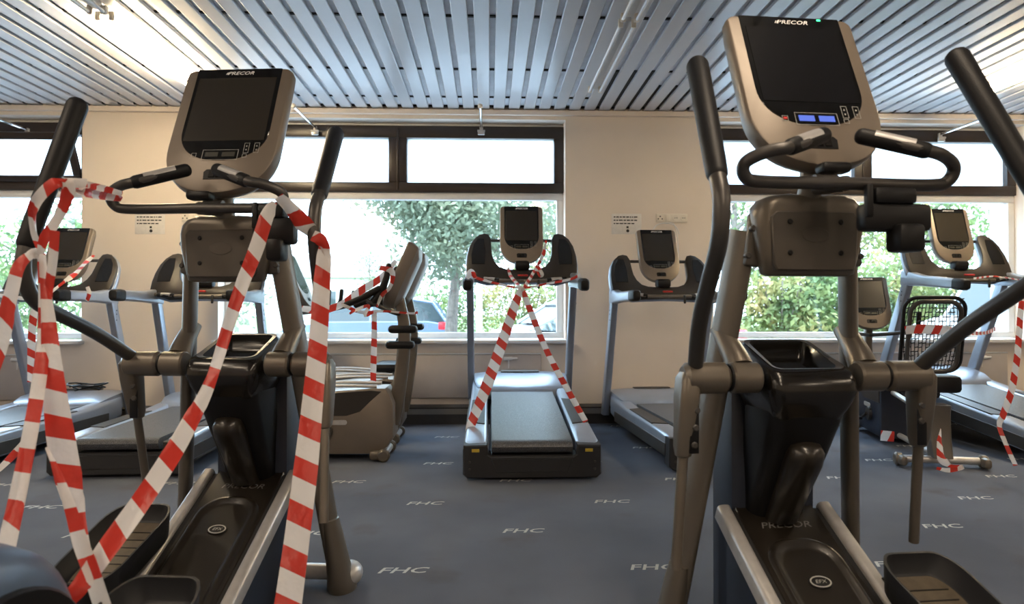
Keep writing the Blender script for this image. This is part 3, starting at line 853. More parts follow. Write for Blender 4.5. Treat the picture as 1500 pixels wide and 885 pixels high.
# ---------------------------------------------------------------- treadmills
def treadmill():
    t = empty('treadmill')
    Zb = .262
    # deck side rails
    for s in (-1, 1):
        rr = []
        for v, a, w1, w0 in ((-1.44, .080, .235, .09), (-1.36, .082, .255, .08), (-1.0, .078, .262, .08), (-.2, .072, .268, .08), (.1, .070, .285, .09), (.35, .066, .31, .12)):
            rr.append([V((s*(.372)+x*1.0, v, (w1+w0)/2+y)) for x, y in rrect(a, (w1-w0)/2, .03, 4)])
        sr = MB().loft(rr).build('side_rail', M['silver'], t)
        MB().prism([(.318*s+.0, -1.02), (.318*s, -.25), (.425*s, -.30), (.435*s, -.98)], lambda x, y, d: V((x, y, .262+.005*(y+1)+d)), -.01, .006, .002).build('foot_pad', M['pod'], sr)
        MB().prism([(.452*s, -1.38), (.452*s, .1), (.462*s, .1), (.462*s, -1.38)], lambda x, y, d: V((x, y, d)), .10, .19, .002).build('rail_skirt', M['gun'], sr)
    MB().box((0, -.60, .10), (.56, 1.7, .14), .01).build('deck_frame', M['black'], t)
    b = MB()
    pr = [(-1.445, .185), (-1.463, .205), (-1.47, .228), (-1.46, .248), (-1.44, .259), (-1.40, Zb), (.16, Zb+.004), (.16, .20), (-1.40, .18)]
    b.loft([[V((-.268, y, z)) for y, z in pr], [V((.268, y, z)) for y, z in pr]]); b.build('running_belt', M['belt'], t)
    # rear end cap
    rr = []
    cap = [(-.46, .045), (-.455, .24), (-.30, .243), (-.292, .18), (-.27, .165), (.27, .165), (.292, .18), (.30, .243), (.455, .24), (.46, .045), (.43, .018), (-.43, .018)]
    e = MB().prism(cap, lambda x, y, d: V((x, -1.40-d, y)), -.04, .075, .01).build('rear_end_cap', M['cap'], t)
    MB().prism([(-.24, .06), (.24, .06), (.27, .15), (-.27, .15)], lambda x, y, d: V((x, -1.47-d, y)), 0, .01, .004).build('cap_panel', M['cap'], e)
    for s in (-1, 1):
        MB().box((s*.375, -1.4745, .208), (.05, .004, .022), .001).build('warning_sticker', M['yellow'], e)
        for z in (.13, .08): MB().cyl((s*.415, -1.47, z), (s*.415, -1.479, z), .009, n=12).build('cap_screw', M['gun'], e)
    # motor hood
    rr = []
    for v, w, a in ((.02, .262, .30), (.035, .285, .34), (.10, .315, .395), (.22, .345, .42), (.38, .362, .425), (.50, .358, .42), (.565, .335, .41), (.59, .30, .40)):
        n = 16; row = []
        for i in range(n+1):
            x = -a+2*a*i/n; z = w-.02*abs(x/a)**3+(-.018*math.exp(-(x/.2)**2)*(1 if v < .3 else .4))
            row.append(V((x, v, z)))
        row += [V((a, v, .20)), V((-a, v, .20))]
        rr.append(row)
    hd = MB().loft(rr).build('motor_hood', M['silver'], t, ang=50)
    MB().box((0, .47, .362), (.36, .07, .012), .005).build('hood_vent', M['gun'], hd)
    # uprights
    for s in (-1, 1):
        rr = []
        for q in [i/8 for i in range(9)]:
            p = V((s*.456, .50, .10)).lerp(V((s*.455, .14, 1.19)), q)
            rr.append([p+V((x, y, 0)) for x, y in rrect(.031, .058-.008*q, .014, 4)])
        up = MB().loft(rr).build('upright', M['silver'], t)
        for z in (.0, .035, .09): MB().cyl((s*.485, .17-.0*z, 1.12-z), (s*.489, .17, 1.12-z), .006, n=8).build('upright_bolt', M['black'], up)
        # arm rest running back to the rider
        rr = []
        for v, z, hx, hz in ((.20, 1.245, .034, .075), (.08, 1.245, .038, .065), (-.10, 1.24, .038, .048), (-.35, 1.243, .037, .045), (-.52, 1.246, .036, .044)):
            rr.append([V((s*.452+x, v, z+y)) for x, y in rrect(hx, hz, .022, 5)])
        ar = MB().loft(rr).build('arm_rest', M['silver'], t)
        rr = []
        for v, k in ((-.50, 1.02), (-.54, 1.06), (-.61, 1.02), (-.635, .8), (-.642, .5)):
            rr.append([V((s*.452+x*k, v, 1.246+y*k)) for x, y in rrect(.038, .046, .026, 5)])
        MB().loft(rr).build('arm_cap', M['rubber'], ar)
    # dashboard with its two wings, in a plane leaning away
    half = [(.0, 1.245), (.18, 1.240), (.30, 1.235), (.40, 1.262), (.478, 1.290), (.486, 1.38), (.480, 1.46), (.460, 1.54), (.425, 1.60), (.375, 1.642), (.33, 1.652), (.292, 1.643), (.272, 1.60), (.268, 1.52), (.262, 1.46), (.24, 1.405), (.20, 1.362), (.14, 1.342), (.06, 1.338)]
    full = [(x, y) for x, y in half]+[(-x, y) for x, y in reversed(half[1:])]
    DP = lambda x, y, d: V((x, .02+.66*(y-1.25)+d*.8, y-d*.55))
    big = [(x*1.018 if abs(x) > .25 else x, y) for x, y in full]
    db = MB().prism(full, DP, 0, .045, .006).build('dashboard', M['pod'], t, ang=50)
    MB().prism([(x*1.02, 1.30+(y-1.30)*1.02) if abs(x) > .27 else (x, y) for x, y in full], DP, .03, .085, .012).build('dashboard_shell', M['silver'], db, ang=50)
    for s in (-1, 1):
        c_ = [(.325*s, 1.38), (.44*s, 1.38), (.445*s, 1.46), (.425*s, 1.55), (.39*s, 1.60), (.335*s, 1.60), (.32*s, 1.5)]
        MB().prism(c_, DP, -.006, .02, .003).build('cup_recess', M['gloss'], db)
    MB().tube([(-.29, .30, 1.585), (.29, .30, 1.585)], .014, 12).build('cross_bar', M['gun'], t)
    # pulse handlebar
    hb = MB().tube(smooth_path([(-.42, .02, 1.262), (-.30, -.06, 1.252), (-.12, -.10, 1.245), (.12, -.10, 1.245), (.30, -.06, 1.252), (.42, .02, 1.262)]), .017, 12).build('handlebar', M['taupe'], t)
    for s in (-1, 1):
        MB().tube([(s*.37, -.018, 1.258), (s*.29, -.062, 1.252), (s*.20, -.085, 1.248)], .0215, 12).build('grip', M['rubber'], hb)
        MB().tube([(s*.33, -.052, 1.262), (s*.24, -.085, 1.258)], .016, 12).build('pulse_sensor', M['rail'], hb)
    MB().tube([(.13, -.115, 1.25), (.13, -.125, 1.19)], .011, 10, round_ends=True).build('safety_clip', M['ink'], hb)
    MB().box((0, -.04, 1.29), (.09, .03, .016), .006).build('stop_button', M['red'], db)
    MB().box((0, .10, 1.37), (.13, .10, .08), .02).build('console_neck', M['black'], t)
    console(t, (0, .118, 1.385), math.atan2(.205, .506), .192, .548, mark=True)
    return t

def lift_leg(t, h):
    for s in (-1, 1):
        b = MB().box((s*.30, .33, .2-h/2-.02), (.05, .06, h+.10), .01)
        b.cyl((s*.30-.03, .33, .16-h+.0), (s*.30+.03, .33, .16-h), .03, n=16)
        b.build('lift_leg', M['black'], t)

def place(t, X, Y, yaw, inc):
    piv = Matrix.Translation(V((0, -1.45, 0)))
    t.matrix_world = Matrix.Translation((X, Y, 0)) @ Matrix.Rotation(R(yaw), 4, 'Z') @ piv @ Matrix.Rotation(R(inc), 4, 'X') @ piv.inverted()

t1 = treadmill()
others = [copy_tree(t1) for _ in range(4)]
GT = 'treadmills along the window wall'
tag(t1, 'silver treadmill in the centre crossed by two straps of tape', 'treadmill', GT)
tag(others[0], 'silver and black treadmill before the plain wall right of the centre one, no tape', 'treadmill', GT)
tag(others[1], 'silver treadmill in front of the left window, deck running out of the picture', 'treadmill', GT)
tag(others[2], 'silver treadmill behind the left elliptical trainer, dark rear end cap facing out', 'treadmill', GT)
tag(others[3], 'silver treadmill in front of the right window, screen above the bike seat', 'treadmill', GT)
place(t1, .291, 6.0, -.1, 5.6)
place(others[0], 1.622, 6.186, 3.3, 0)
place(others[1], -3.90, 6.22, -1.1, 0)
place(others[2], -2.545, 6.16, 1.7, 0)
place(others[3], 4.34, 6.22, .7, 6.5)
lift_leg(t1, .19); lift_leg(others[3], .22)
k = MB()
q0 = at(128, 570, 5.75)
for i in range(4):
    a = random.uniform(0, 6); r = .05+.012*i
    k.tube([q0+V((r*1.9*math.cos(a+j*.6), r*math.sin(a+j*.6)*.8, .012*i+.012*math.sin(j))) for j in range(11)], .006, 8)
tag(k.build('coiled_cable', M['black']), 'small black coiled cable on the motor hood of the left treadmill', 'cable')

# ---------------------------------------------------------------- exercise bikes
def bike(label, loc, rz, seat_v=-.95, seat=True, cups=False, rear=-1.42, leanb=.22, cw=1.155, shellm='bezel', slab=False):
    dz = cw-1.155
    t = tag(empty('exercise_bike', (loc[0], loc[1], 0), rz), label, 'exercise bike', 'exercise bikes before the windows')
    # shell, outline in v,w
    prof = [(-.62, .05), (.02, .05), (.10, .10), (.15, .18), (.15, .42), (.12, .50), (.09, .545), (.0, .545), (-.25, .53), (-.62, .49)]
    MB().loft([[V((x*k, y, z)) for y, z in [(a*1 if True else a, b) for a, b in prof]] for x, k in ((-.14, 1), (.14, 1))]) 
    sh = MB()
    def ring(x, k): return [V((x, -.23+(y+.23)*k, .30+(z-.30)*k)) for y, z in prof]
    sh.loft([ring(-.15, .93), ring(-.14, .98), ring(-.11, 1), ring(.11, 1), ring(.14, .98), ring(.15, .93)])
    shell = sh.build('drive_shell', M[shellm], t, ang=40)
    dp = [(-.60, .34), (-.20, .34), (-.10, .37), (-.03, .44), (.06, .52), (-.02, .53), (-.25, .515), (-.60, .47)]
    for s in (-1, 1):
        MB().prism(dp, lambda x, y, d, s=s: V((s*(.14+d), x, y)), -.01, .015, .004).build('side_inlay', M['pod'], shell)
        pill = rrect(.085, .018, .018, 5)
        MB().prism(pill, lambda x, y, d, s=s: V((s*(.148+d), x-.28, .29+y)), -.005, .006, .002).build('badge_pill', M['rail'], shell)
        MB().cyl((s*.15, -.36, .22), (s*.175, -.36, .22), .06, n=24).tube([(s*.18, -.36, .22), (s*.185, -.36-.13*s, .22+.06*s)], .012, 10).build('crank', M['gun'], t)
        MB().box((s*.225, -.36-.13*s, .22+.06*s), (.08, .09, .025), .008).build('pedal', M['rubber'], t)
    # mast
    rr = []
    mp = smooth_path([(0, .12, .25), (0, .16, .45), (0, .20, .75+dz*.6), (0, .21, 1.0+dz), (0, .17, 1.22+dz)], 5)
    for i, p in enumerate(mp):
        q = i/(len(mp)-1)
        rr.append([p+V((x, y, 0)) for x, y in rrect(.04-.008*q, .058-.016*q, .02, 4)])
    MB().loft(rr).build('mast', M['taupe'], t)
    console(t, (0, .05, cw), R(24), .185, .535, depth=.115)
    MB().box((0, .18, 1.27+dz), (.15, .08, .13), .02, Matrix.Rotation(R(-24), 3, 'X')).build('console_mount', M['bezel'], t)
    # handlebar with upturned ends
    hb = MB()
    for s in (-1, 1):
        hb.tube(smooth_path([(0, .16, 1.09+dz), (s*.08, .08, 1.10+dz), (s*.20, -.05, 1.12+dz), (s*.255, -.16, 1.14+dz)] if not cups else
                [(0, .18, 1.10), (s*.10, .14, 1.11), (s*.20, .02, 1.17), (s*.205, -.04, 1.20)]), .017, 12)
    h = hb.build('handlebar', M['gun'], t)
    for s in (-1, 1):
        if cups:
            MB().tube([(s*.21, -.20, 1.165), (s*.21, -.08, 1.215), (s*.21, .05, 1.285)], .025, 14, round_ends=True).build('forearm_pad', M['rubber'], h)
            MB().tube(smooth_path([(s*.19, .0, 1.18), (s*.195, .06, 1.26), (s*.2, .10, 1.36), (s*.2, .12, 1.46)]), lambda q: .034-.014*q, 14, round_ends=True).build('grip', M['rubber'], h)
            continue
        MB().tube(smooth_path([(s*.25, -.12, 1.135+dz), (s*.262, -.22, 1.16+dz), (s*.27, -.27, 1.20+dz), (s*.27, -.285, 1.30+dz)]), .019, 12, round_ends=True).build('grip', M['rubber'], h)
        MB().tube(smooth_path([(s*.235, -.0, 1.13+dz), (s*.27, -.04, 1.16+dz), (s*.28, -.05, 1.31+dz)]), .017, 12, round_ends=True).build('grip', M['rubber'], h)
    if cups:
        for z, dv in ((.98, .02), (.86, .0)):
            MB().box((0, .20+dv-.02, z), (.11, .22, .06), .024).build('bottle_cradle', M['rubber'], t)
    # stabilizers
    for v in (.08, rear) if seat else (.08, -.55):
        hw_ = .27 if v < 0 else .17
        st = MB().tube([(-hw_, v, .05), (hw_, v, .05)], .027, 14).build('stabilizer', M['rail'], t)
        for s in (-1, 1):
            MB().cyl((s*(hw_-.02), v, .048), (s*(hw_+.035), v, .048), .047, n=20, bev=.012).box((s*hw_, v-.06, .05), (.05, .09, .07), .02).build('foot_cap', M['taupe'], st)
    if not seat:
        MB().tube([(0, -.62, .3), (0, -.68, .56)], .03, 14).build('seat_post', M['gun'], t)
        MB().box((0, -.70, .59), (.40, .30, .08), .035).build('saddle', M['rubber'], t)
        for s in (-1, 1):
            MB().tube(smooth_path([(s*.12, .02, .555), (s*.12, -.30, .56), (s*.10, -.62, .53), (s*.06, -.80, .50)]), .013, 10).build('seat_rail', M['rail'], t)
        return t
    for s in (-1, 1):
        MB().tube([(s*.05, -.55, .44), (s*.05, rear+.02, .36)], .02, 12).build('seat_rail', M['rail'], t)
    MB().tube([(-.0, -.3, .08), (-.0, rear, .07)], .022, 12).build('floor_beam', M['rail'], t)
    rr = []
    for z, dv, hx, hy in ((.07, 0, .035, .07), (.20, .03, .04, .055), (.36, .06, .045, .06), (.44, .08, .05, .08)):
        rr.append([V((x, rear+dv+y, z)) for x, y in rrect(hx+.03, hy, .02, 4)])
    MB().loft(rr).build('rear_post', M['taupe_d'], t)
    sv = seat_v
    MB().box((0, sv+.02, .57), (.48, .36, .13), .03).build('seat', M['rubber'], t)
    MB().box((0, sv-.0, .50), (.20, .26, .08), .02).build('seat_slider', M['black'], t)
    # backrest: tube hoop, mesh web
    BP = lambda x, y, d: V((x, sv-.20-leanb*(y-.65)-d, y))
    hoop = [BP(x, .93+y, 0) for x, y in rrect(.17, .26, .09, 7)]
    fr = MB().tube(hoop+[hoop[0], hoop[1]], .017, 10).build('backrest_frame', M['gun'], t)
    wb_ = MB()
    random.seed(5)
    nx, nz = 15, 16
    hx, hz = .205, .275
    # webbing: crossing strands with open cells between
    for i in range(nx+1):
        x = -hx*.93+2*hx*.93*i/nx
        wb_.tube([BP(x*(1-.15*(q-.5)**2*4), .945+hz*1.9*(q-.5), -.028) for q in [j/8 for j in range(9)]], .0032, 5)
    for j in range(nz+1):
        for i in range(nx):
            if (i+j*2) % 3 == 0: continue
            z = .945+hz*1.9*(j/nz-.5); xa = -hx*.93+2*hx*.93*i/nx; xb = xa+2*hx*.93/nx
            wb_.tube([BP(xa, z, -.028), BP(xb, z+.006, -.028)], .0045, 5)
    wb_.build('mesh_web', M['black'], fr)
    rim = [BP(x, .945+y, -.028) for x, y in rrect(hx, hz, .09, 7)]
    MB().tube(rim+[rim[0], rim[1]], .014, 8).build('web_rim', M['rubber'], fr)
    return t

bike('recumbent exercise bike with black mesh seat back before the right window', (3.57, 6.2), R(-13), seat_v=-1.05, cw=.95, shellm='navy')
bike('exercise bike seen side on facing right, nearest of the two beside the centre treadmill', (-.86, 5.28), R(-90), seat=False, cups=True)
bike('exercise bike standing side on behind the nearer one, mostly hidden by it', (-.87, 5.93), R(-90), seat=False, cups=True)
bike('exercise bike facing left behind the right handle of the left elliptical trainer', (-1.62, 6.52), R(90), seat=False)

# ---------------------------------------------------------------- barrier tape
PER = .125
def tape(pts, label=None, w=.07, sub=7, parent=None, cr=.0, name='barrier_tape', ph=0., group=None):
    """pts: (point, width factor, twist degrees); faces the room unless twisted"""
    P = [V(p[0]) for p in pts]
    path = smooth_path(P, sub); n = len(path); m = len(pts)
    mb = MB(); uv = []
    L = 0; rows = 5; cols = []
    for i, p in enumerate(path):
        q = i/(n-1)*(m-1); k = min(int(q), m-2); f = q-k
        wf = pts[k][1]*(1-f)+pts[k+1][1]*f; tw = R(pts[k][2]*(1-f)+pts[k+1][2]*f)
        t = (path[min(i+1, n-1)]-path[max(i-1, 0)]).normalized()
        x = t.cross(V((0, -1, 0)))
        if x.length < .1: x = V((1, 0, 0))
        x.normalize(); y = t.cross(x)
        d = x*math.cos(tw)+y*math.sin(tw); nn = t.cross(d)
        if i: L += (p-path[i-1]).length
        for j in range(rows):
            c = (j/(rows-1)-.5)
            mb.v.append(p+d*(c*w*wf)+nn*((.10 if wf > .75 else .35)*w*wf*abs(c)*math.sin(3.1*j+1.3*q)*1.0))
            uv.append((L/PER+ph+c*.25*(1 if wf > .7 else .3), c+.5))
    for i in range(n-1):
        for j in range(rows-1):
            a = i*rows+j; mb.f.append([a, a+1, a+rows+1, a+rows])
    mb.uv = uv
    o = mb.build(name, M['tape'], parent, ang=180)
    if label: tag(o, label, 'barrier tape', group)
    return o

def T(px, py, Y, w=1., tw=0.): return (at(px, py, Y), w, tw)
G1 = 'tapes tied to the left elliptical trainer'
e = tag(empty('barrier_tape', at(60, 372, 1.9)), 'red and white tape knotted round the left moving handle and hanging in long strips', 'barrier tape', G1)
base = at(60, 372, 1.9)
def strand(pts, **k):
    return tape([(p-base, w, tw) for p, w, tw in pts], parent=e, name='tape_strand', **k)
strand([T(128, 268, 1.86, .45), T(100, 268, 1.84, .6), T(78, 268, 1.80, .7, 10), T(52, 300, 1.84, .7), T(50, 335, 1.90, .5, 20), T(60, 372, 1.92, .3)], w=.05)
strand([T(100, 262, 1.84, .5), T(98, 280, 1.83, .75), T(84, 318, 1.84, .65, 10), T(66, 350, 1.86, .6), T(60, 375, 1.88, .35)], w=.05, ph=.3)
strand([T(80, 338, 1.84, .55), T(76, 380, 1.85, .5), T(70, 425, 1.86, .5), T(66, 470, 1.86, .7)], w=.05, ph=.6)
strand([T(62, 372, 1.87, .25), T(64, 420, 1.86, .35), T(70, 480, 1.83, .62), T(79, 560, 1.80, .85), T(90, 640, 1.78, 1.05), T(100, 700, 1.76, 1.0), T(112, 760, 1.74, .55), T(128, 805, 1.72, .25)], w=.070)
strand([T(68, 655, 1.72, .12, 0), T(82, 690, 1.70, .25, 0), T(100, 740, 1.68, .45), T(118, 790, 1.66, .6), T(134, 830, 1.64, .62), T(152, 895, 1.60, .62)], w=.066, ph=.2)
strand([T(60, 376, 1.88, .3), T(63, 450, 1.86, .55), T(58, 540, 1.8, .65), T(45, 640, 1.74, .68), T(28, 730, 1.68, .7), T(8, 805, 1.62, .75), T(-8, 860, 1.58, .7)], w=.060, ph=.4)
strand([T(64, 374, 1.90, .5), T(44, 372, 1.86, .55, 20), T(26, 390, 1.84, .65), T(18, 430, 1.83, .7), T(2, 500, 1.82, .8), T(-20, 560, 1.82, .8)], w=.055, ph=.1)
strand([T(92, 264, 1.86, .55), T(120, 272, 1.95, .7, 15), T(150, 279, 2.12, .6), T(178, 286, 2.26, .45)], w=.058, ph=.3)
strand([T(96, 274, 1.87, .4), T(126, 282, 1.97, .5, -10), T(152, 287, 2.12, .5), T(178, 292, 2.26, .4)], w=.05, ph=.8)
tape([T(402, 296, 2.22, .3), T(392, 312, 2.21, .75), T(376, 362, 2.18, .8), T(360, 405, 2.15, .75), T(338, 470, 2.10, .65), T(312, 548, 2.02, .6, 15), T(282, 610, 1.94, .8), T(250, 668, 1.86, .9), T(205, 738, 1.76, .95, 10), T(160, 800, 1.68, .85), T(120, 855, 1.62, .7), T(98, 880, 1.60, .6)],
     'tape running diagonally from the right handlebar of the left elliptical down over its pedal', w=.060, group=G1)
tape([T(408, 288, 2.20, .5, 20), T(425, 305, 2.22, .6), T(445, 328, 2.26, .85), T(462, 343, 2.30, .6, 20), T(474, 350, 2.30, .35, 40), T(474, 375, 2.28, .7), T(470, 430, 2.25, .85), T(466, 500, 2.20, .88), T(458, 590, 2.12, .95), T(449, 680, 2.04, 1.05), T(436, 780, 1.96, 1.05), T(420, 895, 1.86, 1.1)],
     'wide tape hanging straight down from the right moving handle of the left elliptical', w=.068, group=G1)
tape([T(458, 345, 2.27, .8, 0), T(470, 352, 2.27, .9), T(478, 372, 2.28, .6, 10), T(478, 420, 2.27, .5), T(474, 470, 2.24, .5)], 'short fold of tape wound round the right moving handle below its black grip', w=.045, group=G1, ph=.5)
tape([T(-6, 692, 2.6, .7), T(20, 665, 2.7, .6, 20), T(50, 632, 2.8, .6)], 'thin twisted tape at the left picture edge near the floor', w=.05)

GC = 'tapes crossing the centre treadmill'
tape([T(764, 422, 5.3, .5), T(755, 445, 5.28, .8), T(738, 495, 5.2, .95), T(715, 560, 5.05, 1.0), T(690, 622, 4.9, .75), T(688, 634, 4.88, .5)], 'wide tape from the knot down to the left rail of the centre treadmill', w=.085, group=GC)
tape([T(765, 422, 5.3, .4), T(775, 450, 5.28, .6), T(800, 512, 5.18, .55), T(828, 565, 5.05, .55), T(858, 618, 4.9, .5)], 'narrow tape from the knot down to the right rail of the centre treadmill', w=.08, group=GC, ph=.4)
tape([T(686, 402, 5.27, .4), T(700, 408, 5.28, .45), T(730, 416, 5.3, .35), T(764, 422, 5.3, .3), T(800, 416, 5.3, .35), T(836, 409, 5.28, .4), T(850, 402, 5.27, .45)], 'thin tape strung between the two arm rests of the centre treadmill', w=.05, group=GC)
tape([T(744, 392, 5.86, .4), T(748, 404, 5.7, .6), T(758, 416, 5.45, .5), T(765, 424, 5.29, .7), T(775, 410, 5.5, .55), T(788, 388, 5.86, .5)], 'short tape looped from the knot up to the handlebar of the centre treadmill', w=.05, group=GC, ph=.2)
tape([T(788, 390, 5.84, .5), T(794, 402, 5.82, .6, 20), T(790, 404, 5.82, .3), T(787, 392, 5.86, .4), T(796, 372, 5.95, .6), T(800, 352, 6.0, .3)], 'bow of tape tied right of the screen neck of the centre treadmill', w=.055, group=GC, ph=.7)
tape([T(684, 408, 5.25, .6, 0), T(690, 398, 5.25, .9, 15), T(697, 408, 5.27, .5)], 'scrap of tape round the left arm rest cap of the centre treadmill', w=.05, group=GC)

GB = 'tapes wound round the exercise bikes'
tape([T(442, 452, 5.0, .7), T(470, 455, 5.02, .9, 10), T(500, 446, 5.05, .8), T(530, 425, 5.06, .9), T(560, 406, 5.07, .8), T(580, 382, 5.08, .5)], 'tape draped along the black handlebar of the nearer side on bike', w=.06, group=GB)
tape([T(500, 446, 5.04, .5), T(530, 458, 5.06, .6, 30), T(560, 456, 5.1, .35), T(600, 459, 5.2, .3), T(612, 458, 5.2, .4)], 'thin tape strung from the bike handlebar to its mast', w=.05, group=GB)
tape([T(556, 392, 5.06, .6), T(574, 398, 5.05, .8), T(572, 420, 5.06, .4), T(560, 432, 5.06, .5), T(552, 450, 5.06, .3)], 'tape knotted round the upright bike grip before the screen', w=.055, group=GB, ph=.5)
tape([T(548, 458, 5.04, .5), T(548, 490, 5.04, .55), T(547, 530, 5.04, .6), T(547, 560, 5.04, .55)], 'straight tape hanging from the bike handlebar to its shell', w=.075, group=GB)
tape([T(552, 455, 5.05, .3), T(535, 462, 5.0, .6, 50), T(540, 448, 5.0, .5, 0), T(520, 455, 5.0, .6, 30), T(512, 460, 5.02, .3)], 'loose curl of tape under the bike handlebar', w=.045, group=GB, ph=.3)

GR = 'tapes on the machines at the right'
tape([T(1326, 484, 4.93, .8), T(1350, 482, 4.85, .9), T(1385, 484, 4.85, .9), T(1404, 486, 4.93, .6), T(1440, 488, 5.4, .35), T(1458, 482, 5.8, .5)], 'tape tied round the mesh seat back of the recumbent bike', w=.075, group=GR)
tape([T(1378, 628, 4.75, .1), T(1377, 650, 4.68, .8), T(1380, 672, 4.6, 1.1), T(1392, 682, 4.58, .5, 40), T(1410, 684, 4.56, .5), T(1390, 689, 4.54, .5, 20), T(1372, 686, 4.54, .3)], 'tape bunched on the rear stabilizer of the recumbent bike', w=.06, group=GR)
tape([T(1290, 638, 5.3, .9), T(1310, 640, 5.28, .9)], 'tape scrap at the floor beam of the recumbent bike', w=.09, group=GR)
tape([T(1426, 408, 5.55, .4), T(1460, 405, 5.8, .3), T(1505, 412, 5.3, .35)], 'thin tape strung between the arm rests of the right treadmill', w=.045, group=GR)
tape([T(1504, 400, 4.5, .6), T(1497, 450, 4.5, .7), T(1492, 510, 4.5, .75), T(1482, 570, 4.5, .8), T(1470, 605, 4.5, .8), T(1464, 624, 4.5, .45, 30), T(1474, 650, 4.45, .5), T(1488, 682, 4.4, .5)], 'crinkled tape hanging down over the side rail of the right treadmill', w=.062, group=GR)

GL = 'tapes on the left window treadmill'
tape([T(96, 412, 5.6, .6), T(110, 400, 5.7, .9), T(126, 384, 5.9, .8), T(138, 374, 6.0, .3)], 'tape under the screen of the left window treadmill', w=.07, group=GL)
tape([T(128, 420, 5.6, .5), T(130, 430, 5.58, .6), T(127, 441, 5.6, .5)], 'tape turn round the arm rest of the left window treadmill', w=.06, group=GL)
tape([T(60, 436, 5.4, .5), T(50, 455, 5.3, .8), T(46, 500, 5.3, .8), T(46, 560, 5.3, .8)], 'tape hanging from the left window treadmill behind the big knot', w=.075, group=GL)
tape([T(-5, 432, 5.4, .5), T(20, 436, 5.45, .6), T(60, 436, 5.5, .4), T(96, 412, 5.6, .4)], 'thin tape strung across the arm rests of the left window treadmill', w=.055, group=GL)

# ---------------------------------------------------------------- outside
struct(MB().cube((-60, GY+.35, -.35), (70, 90, -.15)), 'ground', M['asphalt'])
struct(MB().cube((-60, 24, -.15), (70, 90, -.02)), 'lawn_ground', M['grass'])
struct(MB().cube((5.2, 12.5, -.15), (40, 24, .35)), 'lawn_bank', M['grass'])

def leaf_cloud(mb, c, rad, n, size):
    cx, cy, cz = c
    for _ in range(n):
        while True:
            x, y, z = [random.uniform(-1, 1) for _ in range(3)]
            d = x*x+y*y+z*z
            if .12 < d < 1: break
        p = V((cx+x*rad[0], cy+y*rad[1], cz+z*rad[2]))
        a = V([random.gauss(0, 1) for _ in range(3)]).normalized(); b = a.cross(V([random.gauss(0, 1) for _ in range(3)])).normalized()
        s = size*random.uniform(.6, 1.3)
        o = len(mb.v)
        mb.v += [p-a*s, p-b*s*.5, p+a*s, p+b*s*.5]; mb.f.append([o, o+1, o+2, o+3])

def tree(x, y, h, crown_z, rad, n, leaf, label, size=.09, trunk=.12, lean=0., clumps=14, cat='tree', name='tree'):
    t = tag(empty(name, (x, y, -.15)), label, cat)
    tr = MB()
    top = V((lean, 0, crown_z+rad[2]*.3))
    tr.tube(smooth_path([(0, 0, 0), (lean*.2, .02, h*.25), (lean*.6, 0, h*.5), tuple(top)]), lambda q: trunk*(1.15-.85*q), 10)
    for k in range(9):
        a = k*2.4; q = .35+.06*k
        p = V((lean*q, 0, 0)).lerp(top, q); p.x = lean*q
        e_ = p+V((math.cos(a)*rad[0]*.75, math.sin(a)*rad[1]*.75, rad[2]*.6))
        tr.tube(smooth_path([p, p.lerp(e_, .5)+V((0, 0, .15)), e_]), lambda q: trunk*.38*(1.1-q), 6)
    tr.build('trunk', M['bark'], t)
    lf = MB()
    for k in range(clumps):
        a = random.uniform(0, 6.28); r = math.sqrt(random.random())*.72; zz = random.uniform(-.75, .75)
        leaf_cloud(lf, (lean+math.cos(a)*r*rad[0], math.sin(a)*r*rad[1], crown_z+zz*rad[2]), (rad[0]*.42, rad[1]*.42, rad[2]*.36), n//clumps, size)
    f = lf.build('foliage', leaf, t, False); f['kind'] = 'stuff'
    return t
random.seed(11)
tree(-.75, 13.0, 4.5, 4.0, (2.15, 1.6, 2.1), 26000, M['leaf_grey'], 'grey green tree with pale trunk just left of the centre treadmill screen', .062, .13, .25, 34)
tree(2.3, 19.5, 5, 3.9, (2.4, 1.6, 2.9), 10000, M['leaf_aut'], 'yellow green tree right of the centre treadmill screen', .06, .12, .2, 14)
tree(-5.2, 30, 5, 3.2, (1.2, 1.2, 1.5), 500, M['leaf_grey'], 'thin half bare young tree far off through the middle window', .07, .05, 0, 8)
tree(-11.5, 24, 5, 3.0, (4.2, 2.5, 2.6), 4200, M['leaf_grey'], 'pale tree crown filling the left window', .13, .25, 0, 14)
tree(-16.5, 26, 5, 2.6, (3.4, 2.5, 2.2), 2600, M['leaf_green'], 'green tree at the left end of the left window', .13, .25, 0, 12)
tree(6.4, 18, 5, 4.3, (2.8, 2, 2.6), 5200, M['leaf_green'], 'green tree seen between the legs of the right elliptical trainer', .08, .16, .2, 16)
tree(9.6, 19, 6, 4.6, (2.8, 2, 3.0), 5200, M['leaf_aut'], 'yellow green tree behind the upper half of the right window', .08, .18, -.2, 16)
tree(14.0, 22, 6, 5.0, (2.8, 2.2, 3.0), 3600, M['leaf_green'], 'green tree at the far right of the right window', .1, .2, 0, 14)
def bush(x, y, rad, n, leaf, label, size=.08, z=0):
    b = tag(empty('bush', (x, y, z)), label, 'bush')
    lf = MB()
    for k in range(9):
        leaf_cloud(lf, (random.uniform(-.6, .6)*rad[0], random.uniform(-.5, .5)*rad[1], rad[2]*random.uniform(.35, .75)), (rad[0]*.5, rad[1]*.5, rad[2]*.45), n//9, size)
    f = lf.build('foliage', leaf, b, False); f['kind'] = 'stuff'
    st = MB()
    for k in range(7):
        a = k*.9; st.tube([(0, 0, -.15), (math.cos(a)*rad[0]*.4, math.sin(a)*rad[1]*.4, rad[2]*.9)], .02, 5)
    st.build('stems', M['bark'], b)
